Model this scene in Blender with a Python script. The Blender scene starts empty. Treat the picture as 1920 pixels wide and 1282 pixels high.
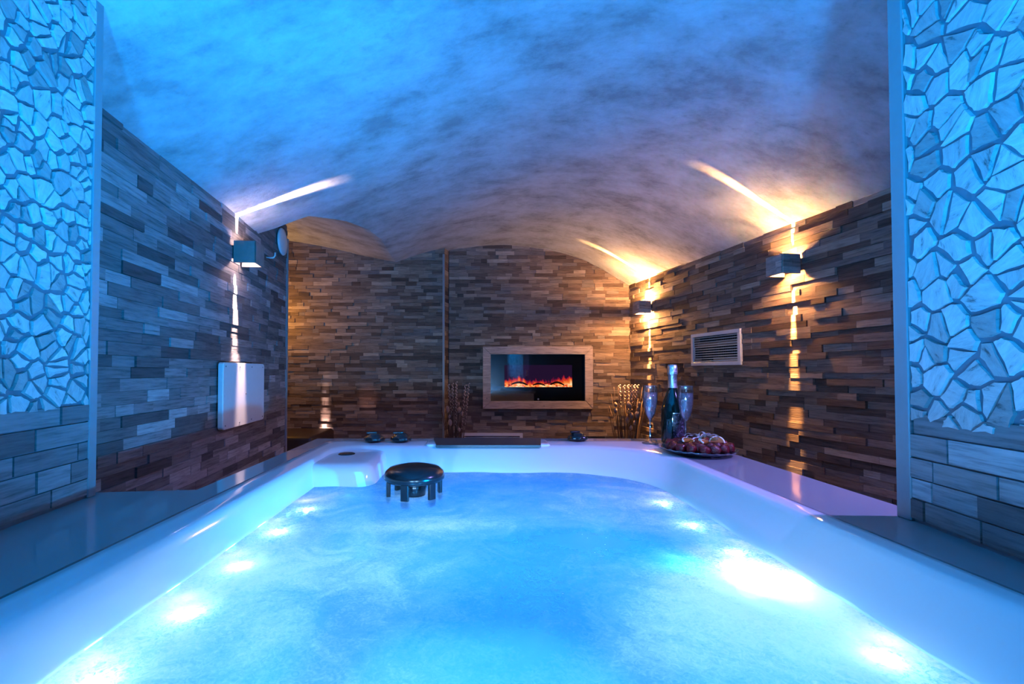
import bpy, bmesh, math, random
import numpy as np
from mathutils import Vector, Matrix, Euler

C = bpy.context.scene.collection
R = math.radians
EYE = 1.2                      # camera height above the floor
DECK = 0.9                     # top of the tub deck

# ------------------------------------------------------------------ camera, world, exposure
cam = bpy.data.cameras.new('camera'); camo = bpy.data.objects.new('camera', cam); C.objects.link(camo)
camo.location = (0, 0, EYE); camo.rotation_euler = (R(91.2), 0, 0)
cam.lens = 16; cam.sensor_width = 36; cam.sensor_fit = 'HORIZONTAL'; cam.clip_start = 0.02
cam.shift_x = (960-889)/1920; cam.shift_y = (679.1-641)/1920
bpy.context.scene.camera = camo
w = bpy.data.worlds.new('world'); bpy.context.scene.world = w; w.use_nodes = True
w.node_tree.nodes['Background'].inputs[0].default_value = (0.0, 0.004, 0.012, 1)
w.node_tree.nodes['Background'].inputs[1].default_value = 1.0
vs = bpy.context.scene.view_settings
vs.view_transform = 'Standard'; vs.look = 'None'; vs.exposure = 0.0; vs.gamma = 1.0; vs.use_curve_mapping = False
cy = bpy.context.scene.cycles
cy.use_denoising = True; cy.sample_clamp_indirect = 6.0; cy.max_bounces = 10
cy.caustics_reflective = False; cy.caustics_refractive = False

BLUE = (0.0, 0.33, 1.0)
WARM = (1.0, 0.46, 0.14)

def point_light(name, loc, energy, color, radius=0.03, parent=None):
    l = bpy.data.lights.new(name, 'POINT'); l.energy = energy; l.color = color; l.shadow_soft_size = radius
    o = bpy.data.objects.new(name, l); C.objects.link(o); o.location = loc
    if parent: o.parent = parent
    return o
def spot_light(name, loc, target, energy, color, angle, blend=0.3, radius=0.02):
    l = bpy.data.lights.new(name, 'SPOT'); l.energy = energy; l.color = color; l.shadow_soft_size = radius
    l.spot_size = R(angle); l.spot_blend = blend
    o = bpy.data.objects.new(name, l); C.objects.link(o); o.location = loc
    o.rotation_euler = (Vector(target)-Vector(loc)).to_track_quat('-Z', 'Y').to_euler()
    return o
# floodlights sunk in the tub (the blue that fills the room)
for n, (x, y, z, e) in enumerate([(0.20, 0.80, 0.34, 7.5), (-0.18, 0.95, 0.36, 9.5), (0.28, 0.30, 0.40, 4.0), (-0.20, 0.35, 0.40, 4.5), (0.05, -0.10, 0.40, 3.0), (0.04, 1.05, 0.36, 3.5)]):
    point_light('underwater_flood', (x, y, z), e, (0.12, 0.48, 1.0), 0.06)
# added unseen blue spots at the tub's near end, filling tub walls and ceiling
for x in (-0.26, 0.22):
    spot_light('added_tub_fill', (x+0.05, -0.24, 0.850), (0.06, 1.2, 0.50), 62, (0.30, 0.60, 1.0), 84, 0.9, 0.03)
    spot_light('added_ceiling_fill', (x, -0.20, 0.828), (0.06+x*0.8, 0.80, 2.50), 300, BLUE, 130, 1.0, 0.05)
# the big lamp in the right tub wall throws blue across to the left wall
spot_light('tub_side_light', (0.50, 0.84, 0.838), (-1.25, 2.25, 1.85), 165, BLUE, 96, 1.0, 0.012)
# violet lamp of the room, hidden behind the right stone pier
spot_light('violet_room_light', (1.62, 0.93, 1.90), (1.0, 1.55, 0.80), 165, (0.34, 0.27, 1.0), 92, 0.8, 0.03)
# amber lamp round the corner of the left alcove
point_light('alcove_amber_light', (-1.98, 4.12, 1.75), 15.0, (1.0, 0.44, 0.05), 0.08)

# ------------------------------------------------------------------ pixel -> place
F, CX, CY, TILT = 853.333, 889.0, 679.1, R(1.2)
def ray(px, py):
    x = (px-CX)/F; y = -(py-CY)/F
    return Vector((x, math.cos(TILT)-math.sin(TILT)*y, math.sin(TILT)+math.cos(TILT)*y))
def at_y(px, py, Y):
    d = ray(px, py); p = d*(Y/d.y); p.z += EYE; return p
def at_z(px, py, z):
    d = ray(px, py); p = d*((z-EYE)/d.z); p.z += EYE; return p
XL = lambda Y: -1.0324-0.0926*Y
XR = lambda Y: 2.307-0.157*Y

# ------------------------------------------------------------------ materials
def mat(name):
    m = bpy.data.materials.new(name); m.use_nodes = True
    nt = m.node_tree; nt.nodes.clear()
    out = nt.nodes.new('ShaderNodeOutputMaterial')
    return m, nt, out
def N(nt, kind, **kw):
    n = nt.nodes.new(kind)
    for k, v in kw.items():
        if k.startswith('_'): setattr(n, k[1:], v)
        else:
            key = int(k[1:]) if k[0] == 'i' and k[1:].isdigit() else k.replace('__', ' ')
            n.inputs[key].default_value = v
    return n
def ramp(nt, stops, interp='LINEAR'):
    n = nt.nodes.new('ShaderNodeValToRGB'); cr = n.color_ramp; cr.interpolation = interp
    while len(cr.elements) < len(stops): cr.elements.new(0.5)
    for e, (p, c) in zip(cr.elements, stops):
        e.position = p; e.color = (*c, 1) if len(c) == 3 else c
    return n
def simple(name, col, rough=0.5, metal=0.0, bump=0.0, bscale=60, spec=0.5, var=0.08, coat=0.0):
    m, nt, out = mat(name)
    b = N(nt, 'ShaderNodeBsdfPrincipled', Roughness=rough, Metallic=metal)
    b.inputs['Specular IOR Level'].default_value = spec
    b.inputs['Coat Weight'].default_value = coat
    tc = N(nt, 'ShaderNodeTexCoord'); nz = N(nt, 'ShaderNodeTexNoise', Scale=bscale, Detail=4.0)
    nt.links.new(tc.outputs['Object'], nz.inputs['Vector'])
    r = ramp(nt, [(0.3, tuple(c*(1-var) for c in col)), (0.7, tuple(min(1, c*(1+var)) for c in col))])
    nt.links.new(nz.outputs['Fac'], r.inputs[0]); nt.links.new(r.outputs[0], b.inputs['Base Color'])
    if bump:
        bp = N(nt, 'ShaderNodeBump', Strength=bump, Distance=0.004)
        nt.links.new(nz.outputs['Fac'], bp.inputs['Height']); nt.links.new(bp.outputs[0], b.inputs['Normal'])
    nt.links.new(b.outputs[0], out.inputs[0])
    return m
def emit(name, col, strength):
    m, nt, out = mat(name)
    e = N(nt, 'ShaderNodeEmission', Color=(*col, 1), Strength=strength)
    nt.links.new(e.outputs[0], out.inputs[0]); return m
def glass(name, tint=(1, 1, 1), ior=1.45, base=0.06):
    m, nt, out = mat(name)
    t = N(nt, 'ShaderNodeBsdfTransparent', Color=(*tint, 1)); g = N(nt, 'ShaderNodeBsdfGlossy', Roughness=0.02)
    lw = N(nt, 'ShaderNodeLayerWeight', Blend=0.35)
    mr = N(nt, 'ShaderNodeMapRange', i1=0.0, i2=1.0, i3=base, i4=0.85)
    nt.links.new(lw.outputs['Facing'], mr.inputs[0])
    mx = N(nt, 'ShaderNodeMixShader')
    nt.links.new(mr.outputs[0], mx.inputs[0]); nt.links.new(t.outputs[0], mx.inputs[1]); nt.links.new(g.outputs[0], mx.inputs[2])
    nt.links.new(mx.outputs[0], out.inputs[0]); return m
def wood_bricks(name, stops, rough=0.75, bump=0.5, grain=1.0):
    """reclaimed-wood / split stone cladding: one colour per brick, grain along it"""
    m, nt, out = mat(name)
    b = N(nt, 'ShaderNodeBsdfPrincipled', Roughness=rough); b.inputs['Specular IOR Level'].default_value = 0.35
    geo = N(nt, 'ShaderNodeNewGeometry'); tc = N(nt, 'ShaderNodeTexCoord')
    rp = ramp(nt, stops, 'LINEAR')
    nt.links.new(geo.outputs['Random Per Island'], rp.inputs[0])
    mp = N(nt, 'ShaderNodeMapping', Scale=(9.0, 9.0, 110.0))
    nt.links.new(tc.outputs['Object'], mp.inputs[0])
    ofs = N(nt, 'ShaderNodeVectorMath', _operation='SCALE'); ofs.inputs[0].default_value = (37, 11, 53)
    nt.links.new(geo.outputs['Random Per Island'], ofs.inputs['Scale'])
    add = N(nt, 'ShaderNodeVectorMath', _operation='ADD')
    nt.links.new(mp.outputs[0], add.inputs[0]); nt.links.new(ofs.outputs[0], add.inputs[1])
    nz = N(nt, 'ShaderNodeTexNoise', Scale=1.0, Detail=6.0, Roughness=0.65)
    nt.links.new(add.outputs[0], nz.inputs['Vector'])
    gr = ramp(nt, [(0.3, (0.45,)*3), (0.5, (0.95,)*3), (0.72, (1.25,)*3)])
    nt.links.new(nz.outputs['Fac'], gr.inputs[0])
    mx = N(nt, 'ShaderNodeMix', _data_type='RGBA', _blend_type='MULTIPLY'); mx.inputs[0].default_value = grain
    nt.links.new(rp.outputs[0], mx.inputs[6]); nt.links.new(gr.outputs[0], mx.inputs[7])
    nt.links.new(mx.outputs[2], b.inputs['Base Color'])
    bp = N(nt, 'ShaderNodeBump', Strength=bump, Distance=0.004)
    nt.links.new(nz.outputs['Fac'], bp.inputs['Height']); nt.links.new(bp.outputs[0], b.inputs['Normal'])
    nt.links.new(b.outputs[0], out.inputs[0]); return m
M = {}
BR = [(0.0, (0.085, 0.060, 0.047)), (0.2, (0.15, 0.105, 0.08)), (0.45, (0.22, 0.16, 0.12)), (0.65, (0.29, 0.22, 0.17)), (0.8, (0.18, 0.155, 0.145)), (0.9, (0.34, 0.26, 0.20)), (1.0, (0.44, 0.35, 0.27))]
M['brick'] = wood_bricks('split_wood_cladding', BR)
M['grey_brick'] = wood_bricks('grey_wood_cladding', [(0.0, (0.065, 0.062, 0.064)), (0.2, (0.12, 0.115, 0.115)), (0.5, (0.18, 0.17, 0.17)), (0.8, (0.24, 0.225, 0.225)), (1.0, (0.38, 0.36, 0.36))])
M['pier_brick'] = wood_bricks('pier_wood_tiles', [(0, (0.10, 0.10, 0.10)), (0.4, (0.20, 0.20, 0.20)), (0.75, (0.28, 0.28, 0.28)), (1, (0.42, 0.42, 0.42))], 0.6, 0.3)
M['lampclad_lit'] = wood_bricks('lit_lamp_tiles', [(0, (0.30, 0.22, 0.18)), (0.5, (0.42, 0.32, 0.28)), (1, (0.58, 0.46, 0.40))], 0.7, 0.3)  # brick tones raised to paint in the light falling on the lamp faces
M['mortar'] = simple('mortar', (0.05, 0.04, 0.035), 0.9)
M['grout'] = simple('grout', (0.15, 0.17, 0.20), 0.9, bump=0.3)
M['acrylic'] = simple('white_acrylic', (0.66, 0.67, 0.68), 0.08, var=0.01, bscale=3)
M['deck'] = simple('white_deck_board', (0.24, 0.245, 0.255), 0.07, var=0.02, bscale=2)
M['black'] = simple('black_plastic', (0.008, 0.008, 0.010), 0.22, var=0.1)
M['darkgrey'] = simple('dark_grey_plastic', (0.03, 0.03, 0.034), 0.4)
M['whiteplastic'] = simple('white_enamel', (0.72, 0.70, 0.70), 0.35, var=0.02)
M['metal'] = simple('brushed_aluminium', (0.55, 0.56, 0.58), 0.38, 0.85, var=0.04)
M['trim'] = simple('grey_edge_trim', (0.24, 0.24, 0.25), 0.4, var=0.03)
M['screw'] = simple('steel_screw', (0.25, 0.25, 0.26), 0.3, 1.0)
M['floor'] = simple('dark_floor_tiles', (0.05, 0.045, 0.042), 0.5)
M['clear'] = glass('clear_glass', (0.95, 0.97, 1.0))
M['lampwood'] = simple('pale_wood_veneer', (0.20, 0.18, 0.165), 0.6, bscale=25, var=0.15)
M['bulb_warm'] = emit('lamp_glass_warm', (1.0, 0.62, 0.30), 14)
M['bulb_white'] = emit('lamp_glass_white', (1.0, 0.80, 0.72), 9)
M['lampinner'] = simple('lamp_inner_cream', (0.75, 0.70, 0.6), 0.5)

def stone_mat():
    m, nt, out = mat('travertine')
    b = N(nt, 'ShaderNodeBsdfPrincipled', Roughness=0.7); b.inputs['Specular IOR Level'].default_value = 0.3
    geo = N(nt, 'ShaderNodeNewGeometry'); tc = N(nt, 'ShaderNodeTexCoord')
    rp = ramp(nt, [(0, (0.30, 0.29, 0.28)), (0.3, (0.50, 0.49, 0.47)), (1, (0.66, 0.65, 0.63))])
    nt.links.new(geo.outputs['Random Per Island'], rp.inputs[0])
    ofs = N(nt, 'ShaderNodeVectorMath', _operation='SCALE'); ofs.inputs[0].default_value = (17, 31, 23)
    nt.links.new(geo.outputs['Random Per Island'], ofs.inputs['Scale'])
    rot = N(nt, 'ShaderNodeVectorRotate', _rotation_type='Y_AXIS')
    mu = N(nt, 'ShaderNodeMath', _operation='MULTIPLY', i1=6.28)
    nt.links.new(geo.outputs['Random Per Island'], mu.inputs[0]); nt.links.new(mu.outputs[0], rot.inputs['Angle'])
    nt.links.new(tc.outputs['Object'], rot.inputs['Vector'])
    mp = N(nt, 'ShaderNodeMapping', Scale=(26, 60, 90)); nt.links.new(rot.outputs[0], mp.inputs[0])
    add = N(nt, 'ShaderNodeVectorMath', _operation='ADD')
    nt.links.new(mp.outputs[0], add.inputs[0]); nt.links.new(ofs.outputs[0], add.inputs[1])
    nz = N(nt, 'ShaderNodeTexNoise', Scale=1.0, Detail=7.0, Roughness=0.7); nt.links.new(add.outputs[0], nz.inputs['Vector'])
    gr = ramp(nt, [(0.30, (0.30,)*3), (0.40, (0.80,)*3), (0.6, (1.0,)*3), (0.8, (1.05,)*3)]); nt.links.new(nz.outputs['Fac'], gr.inputs[0])
    mx = N(nt, 'ShaderNodeMix', _data_type='RGBA', _blend_type='MULTIPLY'); mx.inputs[0].default_value = 1.0
    nt.links.new(rp.outputs[0], mx.inputs[6]); nt.links.new(gr.outputs[0], mx.inputs[7]); nt.links.new(mx.outputs[2], b.inputs['Base Color'])
    bp = N(nt, 'ShaderNodeBump', Strength=0.6, Distance=0.004)
    nt.links.new(gr.outputs[0], bp.inputs['Height']); nt.links.new(bp.outputs[0], b.inputs['Normal'])
    nt.links.new(b.outputs[0], out.inputs[0]); return m
M['stone'] = stone_mat()

def plaster_mat():
    m, nt, out = mat('mottled_plaster')
    b = N(nt, 'ShaderNodeBsdfPrincipled', Roughness=0.8); b.inputs['Specular IOR Level'].default_value = 0.2
    tc = N(nt, 'ShaderNodeTexCoord')
    mp = N(nt, 'ShaderNodeMapping', Scale=(1.3, 1.9, 1.3)); nt.links.new(tc.outputs['Object'], mp.inputs[0])
    n1 = N(nt, 'ShaderNodeTexNoise', Scale=2.6, Detail=9.0, Roughness=0.66, Distortion=0.15); nt.links.new(mp.outputs[0], n1.inputs['Vector'])
    n2 = N(nt, 'ShaderNodeTexNoise', Scale=14.0, Detail=6.0, Roughness=0.7, Distortion=0.2); nt.links.new(mp.outputs[0], n2.inputs['Vector'])
    r1 = ramp(nt, [(0.36, (0.31, 0.32, 0.33)), (0.47, (0.43, 0.46, 0.48)), (0.60, (0.53, 0.57, 0.61))]); nt.links.new(n1.outputs['Fac'], r1.inputs[0])
    r2 = ramp(nt, [(0.28, (0.74,)*3), (0.42, (0.94,)*3), (0.6, (1.03,)*3)]); nt.links.new(n2.outputs['Fac'], r2.inputs[0])
    mx = N(nt, 'ShaderNodeMix', _data_type='RGBA', _blend_type='MULTIPLY'); mx.inputs[0].default_value = 1.0
    nt.links.new(r1.outputs[0], mx.inputs[6]); nt.links.new(r2.outputs[0], mx.inputs[7]); nt.links.new(mx.outputs[2], b.inputs['Base Color'])
    n3 = N(nt, 'ShaderNodeTexNoise', Scale=22.0, Detail=8.0, Roughness=0.65, Distortion=0.2); nt.links.new(mp.outputs[0], n3.inputs['Vector'])
    bp = N(nt, 'ShaderNodeBump', Strength=0.35, Distance=0.012)
    nt.links.new(n3.outputs['Fac'], bp.inputs['Height']); nt.links.new(bp.outputs[0], b.inputs['Normal'])
    nt.links.new(b.outputs[0], out.inputs[0]); return m
M['plaster'] = plaster_mat()

# ------------------------------------------------------------------ mesh helpers
def link(name, me, material=None, parent=None, smooth=False):
    o = bpy.data.objects.new(name, me); C.objects.link(o)
    if material is not None:
        for mm in (material if isinstance(material, (list, tuple)) else [material]): me.materials.append(mm)
    if smooth: me.polygons.foreach_set('use_smooth', [True]*len(me.polygons))
    if parent: o.parent = parent
    return o
def obj(name, bm, material=None, parent=None, smooth=False):
    me = bpy.data.meshes.new(name); bmesh.ops.recalc_face_normals(bm, faces=bm.faces)
    bm.to_mesh(me); bm.free()
    return link(name, me, material, parent, smooth)
def pyobj(name, v, f, material=None, parent=None, smooth=False):
    me = bpy.data.meshes.new(name); me.from_pydata([tuple(p) for p in v], [], f); me.update()
    return link(name, me, material, parent, smooth)
def structure(o): o['kind'] = 'structure'; return o
def tag(o, label, cat, group=None, kind=None):
    o['label'] = label; o['category'] = cat
    if group: o['group'] = group
    if kind: o['kind'] = kind
    return o
def empty(name, loc, rz=0.0):
    o = bpy.data.objects.new(name, None); C.objects.link(o); o.location = loc; o.rotation_euler = (0, 0, rz); o.empty_display_size = 0.05
    return o
def box(bm, c, s, rot=None, bevel=0.0, seg=2):
    r = bmesh.ops.create_cube(bm, size=1.0)
    mt = Matrix.Translation(c) @ (rot.to_4x4() if rot else Matrix.Identity(4)) @ Matrix.Diagonal((*s, 1))
    bmesh.ops.transform(bm, matrix=mt, verts=r['verts'])
    if bevel:
        es = list({e for v in r['verts'] for e in v.link_edges})
        bmesh.ops.bevel(bm, geom=es, offset=bevel, segments=seg, affect='EDGES', profile=0.5)
def lathe(bm, prof, n=32, c=(0, 0, 0), axis=None):
    rings = []
    for r, z in prof:
        if r < 1e-6: rings.append([bm.verts.new((c[0], c[1], c[2]+z))])
        else: rings.append([bm.verts.new((c[0]+r*math.cos(2*math.pi*k/n), c[1]+r*math.sin(2*math.pi*k/n), c[2]+z)) for k in range(n)])
    for a, b in zip(rings, rings[1:]):
        for k in range(n):
            k2 = (k+1) % n
            if len(a) == 1 and len(b) == 1: continue
            if len(a) == 1: bm.faces.new((a[0], b[k], b[k2]))
            elif len(b) == 1: bm.faces.new((a[k], a[k2], b[0]))
            else: bm.faces.new((a[k], a[k2], b[k2], b[k]))
def tube(bm, pts, rad, n=8, cap=True):
    pts = [Vector(p) for p in pts]
    rads = rad if isinstance(rad, (list, tuple)) else [rad]*len(pts)
    t0 = (pts[1]-pts[0]).normalized()
    up = Vector((0, 0, 1)) if abs(t0.z) < 0.9 else Vector((1, 0, 0))
    nrm = t0.cross(up).normalized(); rings = []
    for i, p in enumerate(pts):
        t = (pts[min(i+1, len(pts)-1)]-pts[max(i-1, 0)]).normalized()
        nrm = (nrm - t*nrm.dot(t)).normalized(); b = t.cross(nrm)
        rings.append([bm.verts.new(p+(nrm*math.cos(2*math.pi*k/n)+b*math.sin(2*math.pi*k/n))*rads[i]) for k in range(n)])
    for a, b in zip(rings, rings[1:]):
        for k in range(n): bm.faces.new((a[k], a[(k+1) % n], b[(k+1) % n], b[k]))
    if cap: bm.faces.new(rings[0][::-1]); bm.faces.new(rings[-1])
def rrect(x0, x1, y0, y1, r, n=8, z=0.0, rc=None):
    pts = []; r0 = r; rc = rc or r
    for cx, cy_, a0 in ((x1-rc, y1-rc, 0), (x0+r, y1-r, 90), (x0+r, y0+r, 180), (x1-r, y0+r, 270)):
        r = rc if a0 == 0 else r0
        for k in range(n+1):
            a = R(a0+90*k/n); pts.append((cx+r*math.cos(a), cy_+r*math.sin(a), z))
    return pts
def loft(bm, loops, cap_last=False, cap_first=False):
    rs = [[bm.verts.new(p) for p in l] for l in loops]
    n = len(rs[0])
    for a, b in zip(rs, rs[1:]):
        for k in range(n): bm.faces.new((a[k], a[(k+1) % n], b[(k+1) % n], b[k]))
    if cap_last: bm.faces.new(rs[-1])
    if cap_first: bm.faces.new(rs[0][::-1])
    return rs

# ------------------------------------------------------------------ cladding walls
def brick_mesh(length, z0, z1, row, lens, seed, dmin, dmax, gap=0.0006, holes=()):
    """bricks on the local plane y=0 sticking out to +y; x along the wall"""
    rnd = random.Random(seed); V = []; Fc = []
    def quadbox(a, b, c, d, y):
        i = len(V)
        V.extend([(a, 0, c), (b, 0, c), (b, 0, d), (a, 0, d), (a, y, c), (b, y, c), (b, y, d), (a, y, d)])
        Fc.extend([(i+4, i+7, i+6, i+5), (i, i+4, i+5, i+1), (i+3, i+2, i+6, i+7), (i, i+3, i+7, i+4), (i+1, i+5, i+6, i+2)])
    z = z0
    while z < z1:
        h = row*rnd.choice((0.85, 1.0, 1.0, 1.15)); x = -rnd.random()*lens[1]
        while x < length:
            L = rnd.uniform(*lens); a, b = max(0, x), min(length, x+L); x += L
            if b-a < 0.004: continue
            cut = False
            for (ha, hb, hc, hd) in holes:
                if a < hb and b > ha and z < hd and z+h > hc: cut = True
            y = rnd.choice((dmin, dmin+(dmax-dmin)*0.3, rnd.uniform(dmin, dmax), rnd.uniform(dmin, dmax), dmax))
            if cut: y = dmin
            quadbox(a+gap, b-gap, z+gap, z+h-gap, y)
        z += h
    return V, Fc
def clad_wall(name, p0, p1, z0, z1, row=0.036, lens=(0.07, 0.27), seed=1, depth=(0.004, 0.024), material=None, holes=(), thick=0.12):
    p0 = Vector((*p0, 0)); p1 = Vector((*p1, 0)); d = p1-p0; L = d.length
    V, Fc = brick_mesh(L, z0, z1, row, lens, seed, depth[0], depth[1], holes=holes)
    nb = len(Fc); i = len(V)
    a, b = 0, L
    V += [(a, -thick, z0), (b, -thick, z0), (b, -thick, z1), (a, -thick, z1), (a, 0.001, z0), (b, 0.001, z0), (b, 0.001, z1), (a, 0.001, z1)]
    Fc += [(i, i+1, i+2, i+3), (i+4, i+7, i+6, i+5), (i, i+4, i+5, i+1), (i+3, i+2, i+6, i+7), (i, i+3, i+7, i+4), (i+1, i+5, i+6, i+2)]
    o = pyobj(name, V, Fc, [material or M['brick'], M['mortar']])
    o.data.polygons.foreach_set('material_index', [0]*nb+[1]*6)
    o.location = p0; o.rotation_euler = (0, 0, math.atan2(d.y, d.x))
    return structure(o)
# local +y must face the room: right wall runs from near to far (dir +Y -> normal -X)
YB, YS = 4.60, 4.48
P = lambda Y, f: (f(Y), Y)
clad_wall('wall_right', P(-1.0, XR), P(YB, XR), 0.0, 2.16, seed=3, depth=(0.004, 0.018), lens=(0.08, 0.32))
clad_wall('wall_left', P(3.2, XL), P(-1.0, XL), 0.0, 2.20, seed=7, depth=(0.002, 0.009), row=0.038, lens=(0.08, 0.30), material=M['grey_brick'])
clad_wall('wall_back', (XR(YB)+0.02, YB), (-0.255, YB), 0.0, 2.52, seed=11, depth=(0.002, 0.012), row=0.034, lens=(0.06, 0.24))
clad_wall('wall_back_left', (-0.295, YS), (-2.6, YS), 0.0, 2.56, seed=5, depth=(0.002, 0.012), row=0.034, lens=(0.06, 0.24))
clad_wall('wall_niche_side', (-0.262, YB), (-0.295, YS), 0.0, 2.50, seed=8, depth=(0.001, 0.004), row=0.04, lens=(0.2, 0.3), thick=0.02)
# alcove side and closing walls
def plain_wall(name, c, s, m): 
    bm = bmesh.new(); box(bm, c, s); return structure(obj(name, bm, m))
plain_wall('wall_alcove_left', (-2.66, 3.80, 1.4), (0.1, 1.40, 2.8), M['plaster'])
plain_wall('wall_alcove_front', (-2.0, 3.14, 1.4), (1.22, 0.10, 2.8), M['plaster'])
plain_wall('wall_front', (0.6, -1.06, 1.3), (3.6, 0.1, 2.6), M['mortar'])
plain_wall('floor', (-0.2, 1.9, -0.05), (5.2, 6.2, 0.1), M['floor'])
# metal edge trims
def trim(name, x, y, z0, z1, s=0.012, rz=0.0, m=None):
    bm = bmesh.new(); box(bm, (0, 0, (z0+z1)/2), (s, s, z1-z0), bevel=0.002, seg=1)
    o = obj(name, bm, m or M['metal']); o.location = (x, y, 0); o.rotation_euler = (0, 0, rz); return structure(o)
trim('trim_1', -0.300, YS-0.012, 0, 2.36, 0.022, 0, M['trim'])
trim('trim_2', XL(3.2)+0.006, 3.2, 0, 2.14, 0.018, 0, M['trim'])

# ------------------------------------------------------------------ vaulted ceiling
UU = np.array([0, .08, .16, .235, .31, .389, .463, .552, .658, .747, .853, .93, 1.0])
ZZ = np.array([.815, .925, 1.02, 1.095, 1.17, 1.232, 1.265, 1.283, 1.266, 1.222, 1.114, .99, .870])
def smooth_prof():
    # natural cubic spline through the measured section
    n = len(UU); h = np.diff(UU); A = np.zeros((n, n)); b = np.zeros(n); A[0, 0] = A[-1, -1] = 1
    for i in range(1, n-1):
        A[i, i-1] = h[i-1]; A[i, i] = 2*(h[i-1]+h[i]); A[i, i+1] = h[i]
        b[i] = 6*((ZZ[i+1]-ZZ[i])/h[i]-(ZZ[i]-ZZ[i-1])/h[i-1])
    m2 = np.linalg.solve(A, b)
    def ev(u):
        u = min(max(u, 0), 1); i = min(int(np.searchsorted(UU, u, 'right'))-1, n-2); t = u-UU[i]; hh = h[i]
        c = (ZZ[i+1]-ZZ[i])/hh-hh*(2*m2[i]+m2[i+1])/6
        return ZZ[i]+c*t+m2[i]*t*t/2+(m2[i+1]-m2[i])/(6*hh)*t**3
    return ev
prof = smooth_prof()
def z_main(x, y):
    return EYE+prof((x-XL(y))/(XR(y)-XL(y)))
GY = [2.66, 2.69, 2.705, 2.72, 2.80, 3.02, 3.30, 3.64, 4.09, 4.62]
GX = [-1.279, -1.19, -1.06, -.995, -.957, -.852, -.776, -.747, -.760, -.772]
def build_ceiling():
    ys = sorted(set(list(np.linspace(-1.05, 2.66, 70))+GY+list(np.linspace(2.74, 4.62, 60))))
    nl, nr = 26, 90; V = []; Fc = []
    for y in ys:
        xg = XL(y)-0.03 if y < 2.66 else float(np.interp(y, GY, GX))
        xl = xg-0.01 if y < 2.66 else -2.62
        zg = z_main(xg, y)
        for i in range(nl):
            t = i/(nl-1); x = xl+(xg-xl)*t
            rise = 0.26 if y < 2.66 else float(np.interp(y, [2.66, 2.9, 4.48], [0.50, 0.34, 0.225]))
            d = xg-x
            z = zg+rise*d/(1+0.12*d) if y >= 2.66 else zg
            V.append((x, y, z))
        for i in range(1, nr+1):
            t = i/nr; x = xg+(XR(y)+0.03-xg)*t; V.append((x, y, z_main(x, y)))
    W = nl+nr
    for r in range(len(ys)-1):
        for c in range(W-1):
            a = r*W+c; Fc.append((a, a+1, a+W+1, a+W))
    nz = random.Random(2)
    ph = [(nz.uniform(2, 7), nz.uniform(2, 7), nz.uniform(0, 6), nz.uniform(0.0012, 0.0035)) for _ in range(10)]
    V = [(x, y, z+sum(a*math.sin(fx*x+fy*y+p) for fx, fy, p, a in ph)*0.7) for x, y, z in V]
    o = pyobj('ceiling', V, Fc, M['plaster'])
    sm = [not (2.655 < V[f[0]][1] < 2.73 and f[0] % W < nl+1) and (f[0] % W not in (nl-1,)) for f in Fc]
    o.data.polygons.foreach_set('use_smooth', sm)
    # thickness upwards so it is a shell
    sol = o.modifiers.new('shell', 'SOLIDIFY'); sol.thickness = 0.06; sol.offset = 1.0
    return structure(o)
ceiling = build_ceiling()

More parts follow.
